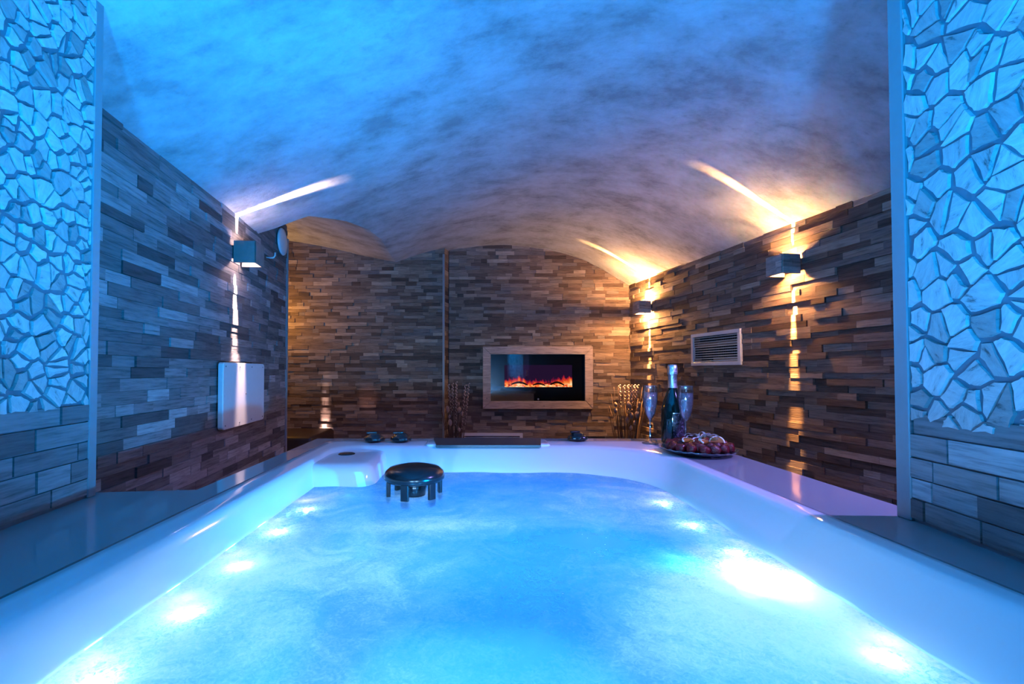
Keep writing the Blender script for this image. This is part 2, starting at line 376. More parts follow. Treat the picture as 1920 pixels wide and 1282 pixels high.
# ------------------------------------------------------------------ stone piers beside the tub
def clip_poly(poly, a, b):
    """keep the part of poly nearer to a than to b"""
    mx, my = (a[0]+b[0])/2, (a[1]+b[1])/2; nx, ny = b[0]-a[0], b[1]-a[1]; out = []
    for i in range(len(poly)):
        p, q = poly[i], poly[(i+1) % len(poly)]
        dp = (p[0]-mx)*nx+(p[1]-my)*ny; dq = (q[0]-mx)*nx+(q[1]-my)*ny
        if dp <= 0: out.append(p)
        if (dp < 0 < dq) or (dq < 0 < dp):
            t = dp/(dp-dq); out.append((p[0]+(q[0]-p[0])*t, p[1]+(q[1]-p[1])*t))
    return out
def crazy_paving(L, z0, z1, size, seed, gap=0.0035):
    rnd = random.Random(seed); pts = []
    nx, nz = int(L/size)+2, int((z1-z0)/size)+2
    for i in range(-1, nx):
        for j in range(-1, nz):
            pts.append(((i+0.5+rnd.uniform(-.62, .62)+0.5*(j % 2))*size, z0+(j+0.5+rnd.uniform(-.62, .62))*size*1.02))
    V = []; Fc = []
    for a in pts:
        poly = [(0.002, z0), (L-0.002, z0), (L-0.002, z1), (0.002, z1)]
        if not (-size < a[0] < L+size): continue
        for b in pts:
            if b is not a and abs(b[0]-a[0]) < 3.2*size and abs(b[1]-a[1]) < 3.2*size:
                poly = clip_poly(poly, a, b)
                if len(poly) < 3: break
        if len(poly) < 3: continue
        # drop tiny edges, inset, roughen
        cxm = sum(p[0] for p in poly)/len(poly); cym = sum(p[1] for p in poly)/len(poly)
        q = [p for k, p in enumerate(poly) if math.dist(p, poly[k-1]) > size*0.22]
        if len(q) < 3: continue
        g = gap*rnd.uniform(0.5, 1.4); res = []
        for k in range(len(q)):
            p, r = q[k], q[(k+1) % len(q)]
            for t in (0.0, 0.35, 0.7):
                x = p[0]+(r[0]-p[0])*t; y = p[1]+(r[1]-p[1])*t
                d = math.hypot(x-cxm, y-cym)+1e-6; kk = max(0.2, 1-(g*1.5)/d)
                jx = rnd.uniform(-1, 1)*size*0.022; jy = rnd.uniform(-1, 1)*size*0.022
                res.append((cxm+(x-cxm)*kk+jx, cym+(y-cym)*kk+jy))
        area = abs(sum(res[k][0]*res[(k+1) % len(res)][1]-res[(k+1) % len(res)][0]*res[k][1] for k in range(len(res))))/2
        if area < size*size*0.10: continue
        h = rnd.uniform(0.005, 0.010); i0 = len(V); n = len(res)
        V += [(x, 0.0, y) for x, y in res]+[(cxm+(x-cxm)*0.985, h, cym+(y-cym)*0.985) for x, y in res]
        Fc.append(tuple(range(i0+n, i0+2*n)))
        for k in range(n): Fc.append((i0+k, i0+(k+1) % n, i0+n+(k+1) % n, i0+n+k))
    return V, Fc
def pier(name, p0, p1, zsplit, ztop, seed, thick, size, flip):
    """stone mosaic above, wood tiles below, on one slab; local +y faces the tub"""
    p0 = Vector((*p0, 0)); p1 = Vector((*p1, 0)); d = p1-p0; L = d.length
    V, Fc = crazy_paving(L, zsplit, ztop, size, seed)
    mi = [0]*len(Fc)
    V2, F2 = brick_mesh(L, DECK+0.006, zsplit-0.002, 0.041, (0.09, 0.22), seed+1, 0.006, 0.009, gap=0.0016)
    k = len(V); V += V2; Fc += [tuple(i+k for i in f) for f in F2]; mi += [1]*len(F2)
    k = len(V); a, b, z0, z1 = 0, L, DECK, ztop
    V += [(a, -thick, z0), (b, -thick, z0), (b, -thick, z1), (a, -thick, z1), (a, 0.002, z0), (b, 0.002, z0), (b, 0.002, z1), (a, 0.002, z1)]
    Fc += [(k, k+1, k+2, k+3), (k+4, k+7, k+6, k+5), (k, k+4, k+5, k+1), (k+3, k+2, k+6, k+7), (k, k+3, k+7, k+4), (k+1, k+5, k+6, k+2)]; mi += [2]*6
    o = pyobj(name, V, Fc, [M['stone'], M['pier_brick'], M['grout']]); o.data.polygons.foreach_set('material_index', mi)
    bm = bmesh.new(); bm.from_mesh(o.data); bmesh.ops.recalc_face_normals(bm, faces=bm.faces); bm.to_mesh(o.data); bm.free()
    o.location = p0; o.rotation_euler = (0, 0, math.atan2(d.y, d.x)); return structure(o)
LP0, LP1 = Vector((-0.929, 1.096)), Vector((-0.898, 0.869))
RP0, RP1 = Vector((0.889, 0.924)), Vector((0.862, 0.720))
ldir = (LP1-LP0).normalized(); rdir = (RP1-RP0).normalized()
LPN = LP0+ldir*1.55; RPN = RP0+rdir*1.40
pier('wall_pier_left', tuple(LP0), tuple(LPN), EYE-0.085, 2.30, 21, 0.10, 0.036, False)
pier('wall_pier_right', tuple(RPN), tuple(RP0), EYE-0.105, 2.30, 22, 0.10, 0.045, True)
# edge trims of the piers
bm = bmesh.new(); box(bm, (0, 0, (DECK+2.3)/2), (0.010, 0.024, 2.3-DECK), bevel=0.002, seg=1)
t1 = structure(obj('trim_3', bm, M['trim'])); t1.location = (LP0.x+0.006, LP0.y+0.004, 0)
bm = bmesh.new(); box(bm, (0, 0, (DECK+2.3)/2), (0.016, 0.032, 2.3-DECK), bevel=0.002, seg=1)
t2 = structure(obj('trim_4', bm, M['trim'])); t2.location = (RP0.x-0.002, RP0.y+0.014, 0)

# ------------------------------------------------------------------ hot tub
tub = tag(empty('hot_tub', (0.06, 1.0, 0.0)), 'white acrylic hot tub glowing blue inside, with a wide white deck around it', 'hot tub')
def tubpart(name, bm, m, smooth=False, parent=None):
    o = obj(name, bm, m, None, smooth); par = parent or tub
    o.parent = par
    if par is tub: o.matrix_parent_inverse = Matrix.Translation((-0.06, -1.0, 0))
    return o
NC = 10
GR = (-0.628, 0.742, -0.42, 1.985)
D = DECK
lo = [
    rrect(*GR, 0.05, NC, D-0.020),
    rrect(GR[0]+.003, GR[1]-.003, GR[2]+.003, GR[3]-.003, 0.05, NC, D-0.001),
    rrect(GR[0]+.006, GR[1]-.006, GR[2]+.006, GR[3]-.006, 0.05, NC, D+0.0015),
    rrect(-0.600, 0.725, -0.390, 1.955, 0.05, NC, D+0.0015),
    rrect(-0.580, 0.715, -0.370, 1.925, 0.06, NC, D+0.001, rc=0.14),
    rrect(-0.562, 0.702, -0.350, 1.872, 0.08, NC, D+0.001, rc=0.24),
    rrect(-0.553, 0.696, -0.340, 1.850, 0.10, NC, D-0.002, rc=0.30),
    rrect(-0.547, 0.688, -0.330, 1.832, 0.11, NC, D-0.011, rc=0.30),
    rrect(-0.540, 0.670, -0.320, 1.795, 0.12, NC, D-0.030, rc=0.30),
    rrect(-0.536, 0.645, -0.310, 1.760, 0.13, NC, D-0.055, rc=0.30),
    rrect(-0.530, 0.610, -0.300, 1.722, 0.14, NC, D-0.085, rc=0.30),
    rrect(-0.520, 0.590, -0.280, 1.690, 0.14, NC, D-0.14, rc=0.30),
    rrect(-0.500, 0.570, -0.250, 1.660, 0.14, NC, D-0.25, rc=0.30),
    rrect(-0.470, 0.545, -0.220, 1.620, 0.14, NC, D-0.40, rc=0.30),
    rrect(-0.420, 0.500, -0.180, 1.570, 0.15, NC, D-0.47, rc=0.30),
    rrect(-0.350, 0.430, -0.100, 1.480, 0.15, NC, D-0.49, rc=0.30),
    rrect(-0.300, 0.380, -0.040, 1.400, 0.15, NC, D-0.53, rc=0.30),
    rrect(-0.270, 0.350, 0.000, 1.350, 0.15, NC, D-0.66, rc=0.30),
    rrect(-0.200, 0.280, 0.080, 1.250, 0.12, NC, D-0.70, rc=0.30)]
bm = bmesh.new(); loft(bm, lo, cap_last=True); tubpart('shell', bm, M['acrylic'], True)
# deck with the tub opening cut out of it
def ring_plate(outer, inner, z, th):
    bm = bmesh.new()
    ov = [bm.verts.new((x, y, z)) for x, y in outer]; iv = [bm.verts.new((p[0], p[1], z)) for p in inner]
    es = [bm.edges.new((ov[i], ov[(i+1) % len(ov)])) for i in range(len(ov))]+[bm.edges.new((iv[i], iv[(i+1) % len(iv)])) for i in range(len(iv))]
    bmesh.ops.triangle_fill(bm, use_beauty=True, use_dissolve=False, edges=es)
    top = list(bm.faces)
    r = bmesh.ops.extrude_face_region(bm, geom=top)
    bmesh.ops.translate(bm, vec=(0, 0, -th), verts=[v for v in r['geom'] if isinstance(v, bmesh.types.BMVert)])
    return bm
DKL, DKR, DKB = -0.706, 0.950, 2.058
outer = [(DKL, 1.165), (-0.955, 1.130), (LP0.x, 1.11), (LPN.x, -0.50), (RPN.x, -0.50), (RP0.x, 0.935), (DKR, 0.96), (DKR, DKB), (DKL, DKB)]
outer = [(DKL, 1.165), (-1.02, 1.130), (-0.99, 1.0), (LPN.x-0.08, -0.50), (RPN.x+0.08, -0.50), (RP0.x+0.05, 0.90), (DKR, 0.965), (DKR, DKB), (DKL, DKB)]
bm = ring_plate(outer, rrect(*(GR[0]-.004, GR[1]+.004, GR[2]-.004, GR[3]+.004), 0.05, NC), D, 0.035)
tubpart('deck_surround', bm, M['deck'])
bm = bmesh.new(); loft(bm, [rrect(DKL+.02, DKR-.02, -0.48, DKB-.02, .01, 2, D-0.036), rrect(DKL+.02, DKR-.02, -0.48, DKB-.02, .01, 2, 0.0)])
tubpart('cabinet', bm, M['whiteplastic'])
# filter shelf in the far left corner
zs = D-0.012
bm = bmesh.new()
loft(bm, [rrect(-0.560, -0.400, 1.585, 1.83, 0.03, 6, zs), rrect(-0.575, -0.376, 1.560, 1.84, 0.035, 6, zs-0.0005), rrect(-0.578, -0.362, 1.545, 1.86, 0.045, 6, zs-0.004), rrect(-0.585, -0.350, 1.530, 1.88, 0.055, 6, zs-0.014),
          rrect(-0.59, -0.340, 1.518, 1.88, 0.060, 6, zs-0.032), rrect(-0.58, -0.330, 1.505, 1.86, 0.065, 6, zs-0.10), rrect(-0.54, -0.320, 1.49, 1.80, 0.07, 6, zs-0.30)], cap_first=True)
tubpart('filter_shelf', bm, M['acrylic'], True)
p = at_z(650, 851, zs)
bm = bmesh.new(); lathe(bm, [(0.0, 0.004), (0.026, 0.004), (0.031, 0.002), (0.033, -0.004), (0.033, -0.012)], 32, (p.x, p.y, zs))
tubpart('filter_cap', bm, M['black'], True)
# waterfall bar on the rim
zc = D+0.004
bm = bmesh.new(); loft(bm, [rrect(-0.200, 0.312, 1.850, 2.000, 0.02, 4, D-0.010), rrect(-0.200, 0.312, 1.852, 2.000, 0.02, 4, D+0.003), rrect(-0.194, 0.306, 1.857, 1.995, 0.016, 4, D+0.006)], cap_last=True)
wf = tubpart('waterfall_bar', bm, M['acrylic'], True)
bm = bmesh.new()
v = [(-0.152, 1.832, D+0.006), (0.268, 1.832, D+0.006), (0.290, 1.992, D+0.012), (-0.176, 1.992, D+0.012)]
loft(bm, [[(x, y, z-0.009) for x, y, z in v], v], cap_last=True)
o = tubpart('black_insert', bm, M['darkgrey'], parent=wf); o['label'] = 'dark grey flat insert'
# diverter knobs
def knob(px, py, yy, s):
    p = at_z(px, py, D+0.006); bm = bmesh.new(); n = 40; rings = []
    prof_ = [(0.030, 0.0), (0.041, 0.002), (0.043, 0.008), (0.042, 0.016), (0.036, 0.021), (0.030, 0.022), (0.027, 0.030), (0.022, 0.033), (0.0, 0.034)]
    for r, z in prof_:
        if r == 0: rings.append([bm.verts.new((0, 0, z))]); continue
        rings.append([bm.verts.new(((r+(0.003*math.cos(8*t) if 0.001 < z < 0.02 else 0))*math.cos(t), (r+(0.003*math.cos(8*t) if 0.001 < z < 0.02 else 0))*math.sin(t), z)) for t in [2*math.pi*k/n for k in range(n)]])
    for a, b in zip(rings, rings[1:]):
        for k in range(n):
            if len(b) == 1: bm.faces.new((a[k], a[(k+1) % n], b[0]))
            else: bm.faces.new((a[k], a[(k+1) % n], b[(k+1) % n], b[k]))
    bmesh.ops.scale(bm, vec=(s, s, s), verts=bm.verts); bmesh.ops.translate(bm, vec=(p.x, p.y, D+0.005), verts=bm.verts)
    o = tubpart('diverter_knob', bm, M['black'], True)
    bm = bmesh.new(); box(bm, (p.x-0.012*s, p.y-0.002, D+0.005+0.036*s), (0.046*s, 0.013*s, 0.009*s), Matrix.Rotation(0.3, 3, 'Z'), bevel=0.003)
    h = tubpart('lever', bm, M['black'], True, parent=o)
knob(702, 826, 0, 0.98); knob(752, 826, 0, 0.98); knob(1083, 824, 0, 0.96)
# jets with their small lights along both side walls
ZW = D-0.080
JETS = [(-0.463, 1.265, 1.0), (-0.471, 1.096, 1.1), (-0.463, .902, 1.2), (-0.455, .724, 1.4), (-0.466, .569, 1.3),
        (.55, 1.327, .9), (.545, 1.142, 1.0), (.555, .968, .9), (.502, .823, 5.0), (.552, .79, 1.1), (.551, .614, 1.3)]
M['led'] = emit('jet_led_lens', (0.80, 0.93, 1.0), 16)
for x, y, s in [(a*1.07, b*1.07, c) for a, b, c in JETS]:
    sx = -1 if x < 0 else 1
    rr = 0.009 if s < 3 else 0.034
    bm = bmesh.new(); lathe(bm, [(0, 0.004), (rr*0.7, 0.003), (rr, 0.0), (rr*0.9, -0.006), (0, -0.006)], 20)
    tilt = Matrix.Rotation(R(-28*sx), 3, 'Y'); bmesh.ops.rotate(bm, matrix=tilt, verts=bm.verts)
    bmesh.ops.translate(bm, vec=(x, y, ZW-0.028), verts=bm.verts)
    j = tubpart('jet_light', bm, M['led'], True)
    bm = bmesh.new(); tube(bm, [(x, y, ZW-0.040), (x+sx*0.10, y, ZW-0.11)], rr*0.7, 12)
    jb = tubpart('jet_body', bm, M['whiteplastic'], True, parent=j)
    l = point_light('jet_glow', (x/1.07-sx*0.004, y/1.07, ZW-0.014), 0.20*(s if s < 3 else 3.0), (0.32, 0.72, 1.0), 0.012)

# ------------------------------------------------------------------ water
def water_mat():
    m, nt, out = mat('bubbling_water')
    tc = N(nt, 'ShaderNodeTexCoord'); at = N(nt, 'ShaderNodeAttribute', _attribute_name='foam'); jt = N(nt, 'ShaderNodeAttribute', _attribute_name='churn')
    n1 = N(nt, 'ShaderNodeTexNoise', Scale=9.0, Detail=8.0, Roughness=0.65, Distortion=1.0); nt.links.new(tc.outputs['Object'], n1.inputs['Vector'])
    n2 = N(nt, 'ShaderNodeTexNoise', Scale=80.0, Detail=7.0, Roughness=0.75, Distortion=2.0); nt.links.new(tc.outputs['Object'], n2.inputs['Vector'])
    a = N(nt, 'ShaderNodeMath', _operation='MULTIPLY_ADD', i1=0.8, i2=-0.4); nt.links.new(n1.outputs['Fac'], a.inputs[0])
    b0 = N(nt, 'ShaderNodeMath', _operation='SUBTRACT', i1=0.5); nt.links.new(n2.outputs['Fac'], b0.inputs[0])
    amp = N(nt, 'ShaderNodeMath', _operation='MULTIPLY_ADD', i1=3.2, i2=0.7); nt.links.new(jt.outputs['Fac'], amp.inputs[0])
    b = N(nt, 'ShaderNodeMath', _operation='MULTIPLY'); nt.links.new(b0.outputs[0], b.inputs[0]); nt.links.new(amp.outputs[0], b.inputs[1])
    s = N(nt, 'ShaderNodeMath', _operation='ADD'); nt.links.new(a.outputs[0], s.inputs[0]); nt.links.new(b.outputs[0], s.inputs[1])
    s2 = N(nt, 'ShaderNodeMath', _operation='ADD'); nt.links.new(s.outputs[0], s2.inputs[0]); nt.links.new(at.outputs['Fac'], s2.inputs[1])
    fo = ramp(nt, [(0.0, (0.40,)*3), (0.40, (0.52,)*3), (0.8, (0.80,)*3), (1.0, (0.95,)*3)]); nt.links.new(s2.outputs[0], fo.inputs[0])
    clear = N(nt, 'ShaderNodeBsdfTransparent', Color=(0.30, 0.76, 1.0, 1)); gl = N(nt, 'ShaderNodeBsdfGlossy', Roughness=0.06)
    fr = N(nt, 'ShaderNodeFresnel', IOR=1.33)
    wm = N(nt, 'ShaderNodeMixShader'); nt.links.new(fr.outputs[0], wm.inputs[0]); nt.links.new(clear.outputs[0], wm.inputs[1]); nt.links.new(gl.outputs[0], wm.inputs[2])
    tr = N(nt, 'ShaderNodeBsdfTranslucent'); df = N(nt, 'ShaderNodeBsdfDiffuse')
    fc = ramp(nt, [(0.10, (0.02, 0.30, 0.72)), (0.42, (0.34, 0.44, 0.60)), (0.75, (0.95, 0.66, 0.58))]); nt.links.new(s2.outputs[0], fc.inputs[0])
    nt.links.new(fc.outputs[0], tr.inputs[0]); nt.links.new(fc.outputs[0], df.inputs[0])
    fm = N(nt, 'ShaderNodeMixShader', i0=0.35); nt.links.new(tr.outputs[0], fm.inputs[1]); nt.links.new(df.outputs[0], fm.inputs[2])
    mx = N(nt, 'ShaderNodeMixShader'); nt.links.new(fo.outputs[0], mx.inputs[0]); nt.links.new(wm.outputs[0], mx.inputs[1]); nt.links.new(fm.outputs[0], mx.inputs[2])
    bp = N(nt, 'ShaderNodeBump', Strength=0.25, Distance=0.01); nt.links.new(s.outputs[0], bp.inputs['Height'])
    nt.links.new(bp.outputs[0], gl.inputs['Normal'])
    nt.links.new(mx.outputs[0], out.inputs[0]); return m
def build_water():
    nx, ny = 120, 200; x0, x1, y0, y1 = -0.5285, 0.611, -0.295, 1.722; rr = 0.14
    rnd = random.Random(9)
    # foam and clear patches: (x, y, radius x, radius y, amount)
    def P_(px, py): p = at_z(px, py, ZW); return p.x, p.y
    patches = []
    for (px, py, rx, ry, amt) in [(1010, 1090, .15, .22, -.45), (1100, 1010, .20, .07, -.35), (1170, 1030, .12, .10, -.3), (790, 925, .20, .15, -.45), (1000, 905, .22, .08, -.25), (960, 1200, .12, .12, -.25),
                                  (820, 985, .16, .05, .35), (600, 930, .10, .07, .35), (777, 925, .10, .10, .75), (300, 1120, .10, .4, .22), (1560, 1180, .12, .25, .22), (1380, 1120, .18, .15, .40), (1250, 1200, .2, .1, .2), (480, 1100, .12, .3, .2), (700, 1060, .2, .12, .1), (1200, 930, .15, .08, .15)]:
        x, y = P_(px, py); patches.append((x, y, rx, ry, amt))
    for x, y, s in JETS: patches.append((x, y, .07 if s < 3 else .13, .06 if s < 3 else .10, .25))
    wv = [(rnd.uniform(8, 60), rnd.uniform(0, 6.28), rnd.uniform(0, 6.28)) for _ in range(26)]
    V = []; foam = []; churn = []; Fc = []
    for j in range(ny+1):
        for i in range(nx+1):
            x = x0+(x1-x0)*i/nx; y = y0+(y1-y0)*j/ny
            # pull corners in to the rounded outline
            rr = 0.30 if (x > x1-0.3 and y > y1-0.3) else 0.14
            ccx = min(max(x, x0+rr), x1-rr); ccy = min(max(y, y0+rr), y1-rr); dx, dy = x-ccx, y-ccy; d = math.hypot(dx, dy)
            m_ = max(abs(dx), abs(dy))
            if abs(dx) > 1e-6 and abs(dy) > 1e-6 and d > 0: x, y = ccx+dx/d*m_, ccy+dy/d*m_
            z = sum(math.sin(k*(x*math.cos(a)+y*math.sin(a))+p)*0.06/k/ (1+k/40) for k, a, p in wv)*0.22
            fv = 0.42
            for (qx, qy, rx, ry, amt) in patches: fv += amt*math.exp(-((x-qx)/rx)**2-((y-qy)/ry)**2)
            for (qx, qy, s) in JETS:
                g = math.exp(-((x-qx)**2+(y-qy)**2)/(0.05**2 if s < 3 else 0.10**2)); z += g*0.0012*math.sin(90*x+70*y)
            churn.append(max(math.exp(-((x-qx)/(0.035 if s < 3 else .085))**2-((y-qy+0.01)/(0.045 if s < 3 else .11))**2) for qx, qy, s in JETS))
            V.append((x, y, ZW+z)); foam.append(max(-.2, min(1.2, fv)))
    for j in range(ny):
        for i in range(nx):
            a = j*(nx+1)+i; Fc.append((a, a+1, a+nx+2, a+nx+1))
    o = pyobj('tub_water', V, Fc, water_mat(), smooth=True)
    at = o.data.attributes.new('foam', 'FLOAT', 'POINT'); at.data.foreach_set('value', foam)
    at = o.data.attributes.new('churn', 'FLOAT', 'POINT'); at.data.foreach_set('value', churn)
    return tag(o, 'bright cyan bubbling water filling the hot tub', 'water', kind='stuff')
water = build_water()

# ------------------------------------------------------------------ floating skimmer basket
def skimmer():
    p = at_z(777, 925, ZW); t = tag(empty('skimmer_basket', (p.x, p.y, ZW)), 'black round skimmer cap on stubby legs standing out of the tub water', 'skimmer')
    bm = bmesh.new(); lathe(bm, [(0.0, 0.090), (0.048, 0.088), (0.078, 0.081), (0.090, 0.071), (0.0945, 0.060), (0.0935, 0.050), (0.086, 0.043), (0.0, 0.043)], 48); obj('cap', bm, M['black'], t, True)
    bm = bmesh.new(); lathe(bm, [(0.0, 0.046), (0.040, 0.046), (0.034, -0.006), (0.0, -0.006)], 24); obj('core', bm, M['black'], t, True)
    for k in range(6):
        a = 2*math.pi*k/6+0.30; bm = bmesh.new(); box(bm, (0.081*math.cos(a), 0.081*math.sin(a), 0.012), (0.012, 0.024, 0.072), Matrix.Rotation(a, 3, 'Z'), bevel=0.002, seg=1); obj('leg', bm, M['black'], t)
skimmer()

# ------------------------------------------------------------------ wall lamps
def blade_nodes(light, up, width=0.050, reach=1.15):
    """narrow shutter beam: thin across local x, wide across local y"""
    light.use_nodes = True; nt = light.node_tree; nt.nodes.clear()
    out = nt.nodes.new('ShaderNodeOutputLight'); em = nt.nodes.new('ShaderNodeEmission')
    tc = nt.nodes.new('ShaderNodeTexCoord'); sp = nt.nodes.new('ShaderNodeSeparateXYZ'); nt.links.new(tc.outputs['Normal'], sp.inputs[0])
    def m(op, a, b=None, c=None):
        n = nt.nodes.new('ShaderNodeMath'); n.operation = op
        for i, v in enumerate((a, b, c)):
            if v is None: continue
            if hasattr(v, 'links'): nt.links.new(v, n.inputs[i])
            else: n.inputs[i].default_value = v
        return n.outputs[0]
    zz = m('MAXIMUM', m('MULTIPLY', sp.outputs[2], 1.0 if up else -1.0), 0.0005)
    hyp = m('SQRT', m('ADD', m('MULTIPLY', zz, zz), m('MULTIPLY', sp.outputs[1], sp.outputs[1])))
    q = m('DIVIDE', m('DIVIDE', sp.outputs[0], hyp), width)
    q2 = m('MULTIPLY', q, q)
    thin = m('POWER', 2.71828, m('MULTIPLY', m('MULTIPLY', q2, q2), -1.0))
    ra = m('DIVIDE', m('ABSOLUTE', sp.outputs[1]), zz)
    n = nt.nodes.new('ShaderNodeMapRange'); n.interpolation_type = 'SMOOTHSTEP'
    n.inputs[1].default_value = reach; n.inputs[2].default_value = reach*0.45; n.inputs[3].default_value = 0; n.inputs[4].default_value = 1
    nt.links.new(ra, n.inputs[0])
    st = m('MULTIPLY', thin, n.outputs[0])
    nt.links.new(st, em.inputs['Strength']); nt.links.new(em.outputs[0], out.inputs[0])
def wall_lamp(label, loc, ang, size, clad, color, glow, blade_up, blade_dn, bulb, seed, reach=1.2, group=None, open_=0.29, yo=0.026, width=0.05):
    """local x along the wall, +y into the room"""
    t = tag(empty('wall_lamp', loc, ang), label, 'lamp', group); s = size; h = s*1.0; th = 0.009
    yc = yo+s/2
    bm = bmesh.new()
    for c, d in (((0, yo+s-th/2, 0), (s, th, h)), ((-s/2+th/2, yc, 0), (th, s-0.0005, h-0.0005)), ((s/2-th/2, yc, 0), (th, s-0.0005, h-0.0005))): box(bm, c, d)
    obj('shade', bm, M['lampwood'] if not clad else M['brick'], t)
    bm = bmesh.new(); box(bm, (0, yo/2+0.004, 0), (s*0.8, yo+0.010, h*0.6)); obj('wall_bracket', bm, M['darkgrey'], t)
    bm = bmesh.new(); box(bm, (0, yo+0.022, 0), (s*0.5, 0.012, h*0.4), bevel=0.003); obj('lamp_holder', bm, M['lampinner'], t)
    bm = bmesh.new(); lathe(bm, [(0, 0.010), (0.007, 0.008), (0.010, 0.0), (0.007, -0.008), (0, -0.010)], 16, (0, yo+s*0.72, 0)); obj('bulb', bm, bulb, t, True)
    if clad:
        rnd = random.Random(seed)
        V = []; Fc = []
        def add(c, d):
            k = len(V); a = [c[i]-d[i]/2 for i in range(3)]; b = [c[i]+d[i]/2 for i in range(3)]
            V.extend([(x, y, z) for z in (a[2], b[2]) for y in (a[1], b[1]) for x in (a[0], b[0])])
            Fc.extend([tuple(k+i for i in f) for f in ((0, 1, 3, 2), (4, 6, 7, 5), (0, 4, 5, 1), (2, 3, 7, 6), (0, 2, 6, 4), (1, 5, 7, 3))])
        for r in range(3):
            z = -h/2+(r+0.5)*h/3; cut = rnd.uniform(-.25, .25)*s; dd = 0.007
            add(((-s/2+cut)/2, yo+s+dd/2, z), (s/2+cut-0.001, dd, h/3-0.001)); add(((s/2+cut)/2, yo+s+dd/2, z), (s/2-cut-0.001, dd, h/3-0.001))
            for sx in (-1, 1):
                cut = rnd.uniform(-.2, .2)*s
                add((sx*(s/2+dd/2), (yo+yc+cut)/2, z), (dd, yc+cut-yo-0.001, h/3-0.001)); add((sx*(s/2+dd/2), (yc+cut+yo+s)/2, z), (dd, yo+s-yc-cut-0.001, h/3-0.001))
        pyobj('tile_cladding', V, Fc, M['lampclad_lit'], t)
    for sz in (-1, 1): point_light('lamp_glow', (0, yo+s*0.45, sz*h*open_), glow, color, 0.014, t)
    for up, e in ((True, blade_up), (False, blade_dn)):
        l = point_light('lamp_beam', (0, yo+s*0.58, (1 if up else -1)*(h/2-0.004)), e, color, 0.004, t)
        blade_nodes(l.data, up, width, reach)
    return t
angR = math.atan2(1, -0.157); angL = math.atan2(-1, 0.0926)
def on_wall(px, py, fx):
    d = ray(px, py); k, s = (2.307, -0.157) if fx is XR else (-1.0324, -0.0926)
    Y = k/(d.x/d.y-s); p = d*(Y/d.y); p.z += EYE; return p
p = on_wall(1491, 499, XR)
wall_lamp('small square tile-clad lamp on the right wall, the larger and nearer of the two', p, angR, 0.112, True, WARM, 17.0, 420, 800, M['bulb_warm'], 1, open_=0.24)
p = on_wall(1219, 577, XR)
wall_lamp('small square tile-clad lamp on the right wall near the fireplace corner', p, angR, 0.112, True, WARM, 44.0, 480, 800, M['bulb_warm'], 2, open_=0.42)
p = on_wall(440, 476, XL)
wall_lamp('plain square box lamp on the left wall above the white panel', p, angL, 0.112, False, (1.0, 0.68, 0.62), 1.8, 300, 420, M['bulb_white'], 3, 1.42, open_=0.24, yo=0.017, width=0.085)

# ------------------------------------------------------------------ left wall: heater panel, vent disc, hook
def heater_panel():
    a, b = on_wall(402, 742, XL), on_wall(482, 736, XL); L = (b-a).length; c = (a+b)/2
    z0, z1 = EYE-0.279, EYE+0.046
    t = tag(empty('heater_panel', (c.x, c.y, z0), angL), 'flat white rectangular panel with small screws on the left wall', 'wall panel')
    H = z1-z0; bm = bmesh.new()
    lp = [(x, 0.016, z) for x, z, _ in rrect(-L/2, L/2, 0, H, 0.018, 5)]
    loft(bm, [lp, [(x, 0.036, z) for x, _, z in lp], [(x*0.992, 0.040, (z-H/2)*0.99+H/2) for x, _, z in lp]], cap_last=True, cap_first=True)
    obj('face_plate', bm, M['whiteplastic'], t)
    for x, z in [(-.46, .06), (-.15, .06), (.15, .06), (.46, .06), (-.46, .94), (-.15, .94), (.15, .94), (.46, .94), (0, .5)]:
        bm = bmesh.new(); lathe(bm, [(0.004, -0.001), (0.004, 0.001), (0.0025, 0.002), (0, 0.002)], 12)
        bmesh.ops.rotate(bm, matrix=Matrix.Rotation(R(-90), 3, 'X'), verts=bm.verts); bmesh.ops.translate(bm, vec=(x*L*0.985, 0.040, z*H), verts=bm.verts)
        obj('screw', bm, M['screw'], t, True)
    bm = bmesh.new(); box(bm, (0, 0.008, H/2), (L*0.7, 0.018, H*0.6)); obj('mounting_plate', bm, M['whiteplastic'], t)
heater_panel()
p = on_wall(524, 453, XL)
t = tag(empty('vent_valve', p, angL), 'round white vent disc high on the left wall by its far corner', 'vent')
bm = bmesh.new(); lathe(bm, [(0.05, 0.008), (0.085, 0.012), (0.092, 0.018), (0.088, 0.026), (0.06, 0.030), (0.0, 0.034)], 40); bmesh.ops.rotate(bm, matrix=Matrix.Rotation(R(-90), 3, 'X'), verts=bm.verts)
obj('disc', bm, M['whiteplastic'], t, True)
bm = bmesh.new(); lathe(bm, [(0.05, 0.0), (0.05, 0.016), (0.0, 0.016)], 32); bmesh.ops.rotate(bm, matrix=Matrix.Rotation(R(-90), 3, 'X'), verts=bm.verts)
obj('duct_collar', bm, M['whiteplastic'], t, True)
p = on_wall(498, 482, XL)
bm = bmesh.new(); tube(bm, [(0, 0.0, 0.0), (0, 0.03, -0.004), (0, 0.048, -0.002), (0, 0.056, 0.010), (0, 0.057, 0.030)], 0.005, 8)
o = tag(obj('wall_hook', bm, M['whiteplastic'], smooth=True), 'tiny white hook on the left wall just right of the box lamp', 'hook'); o.location = p; o.rotation_euler = (0, 0, angL)

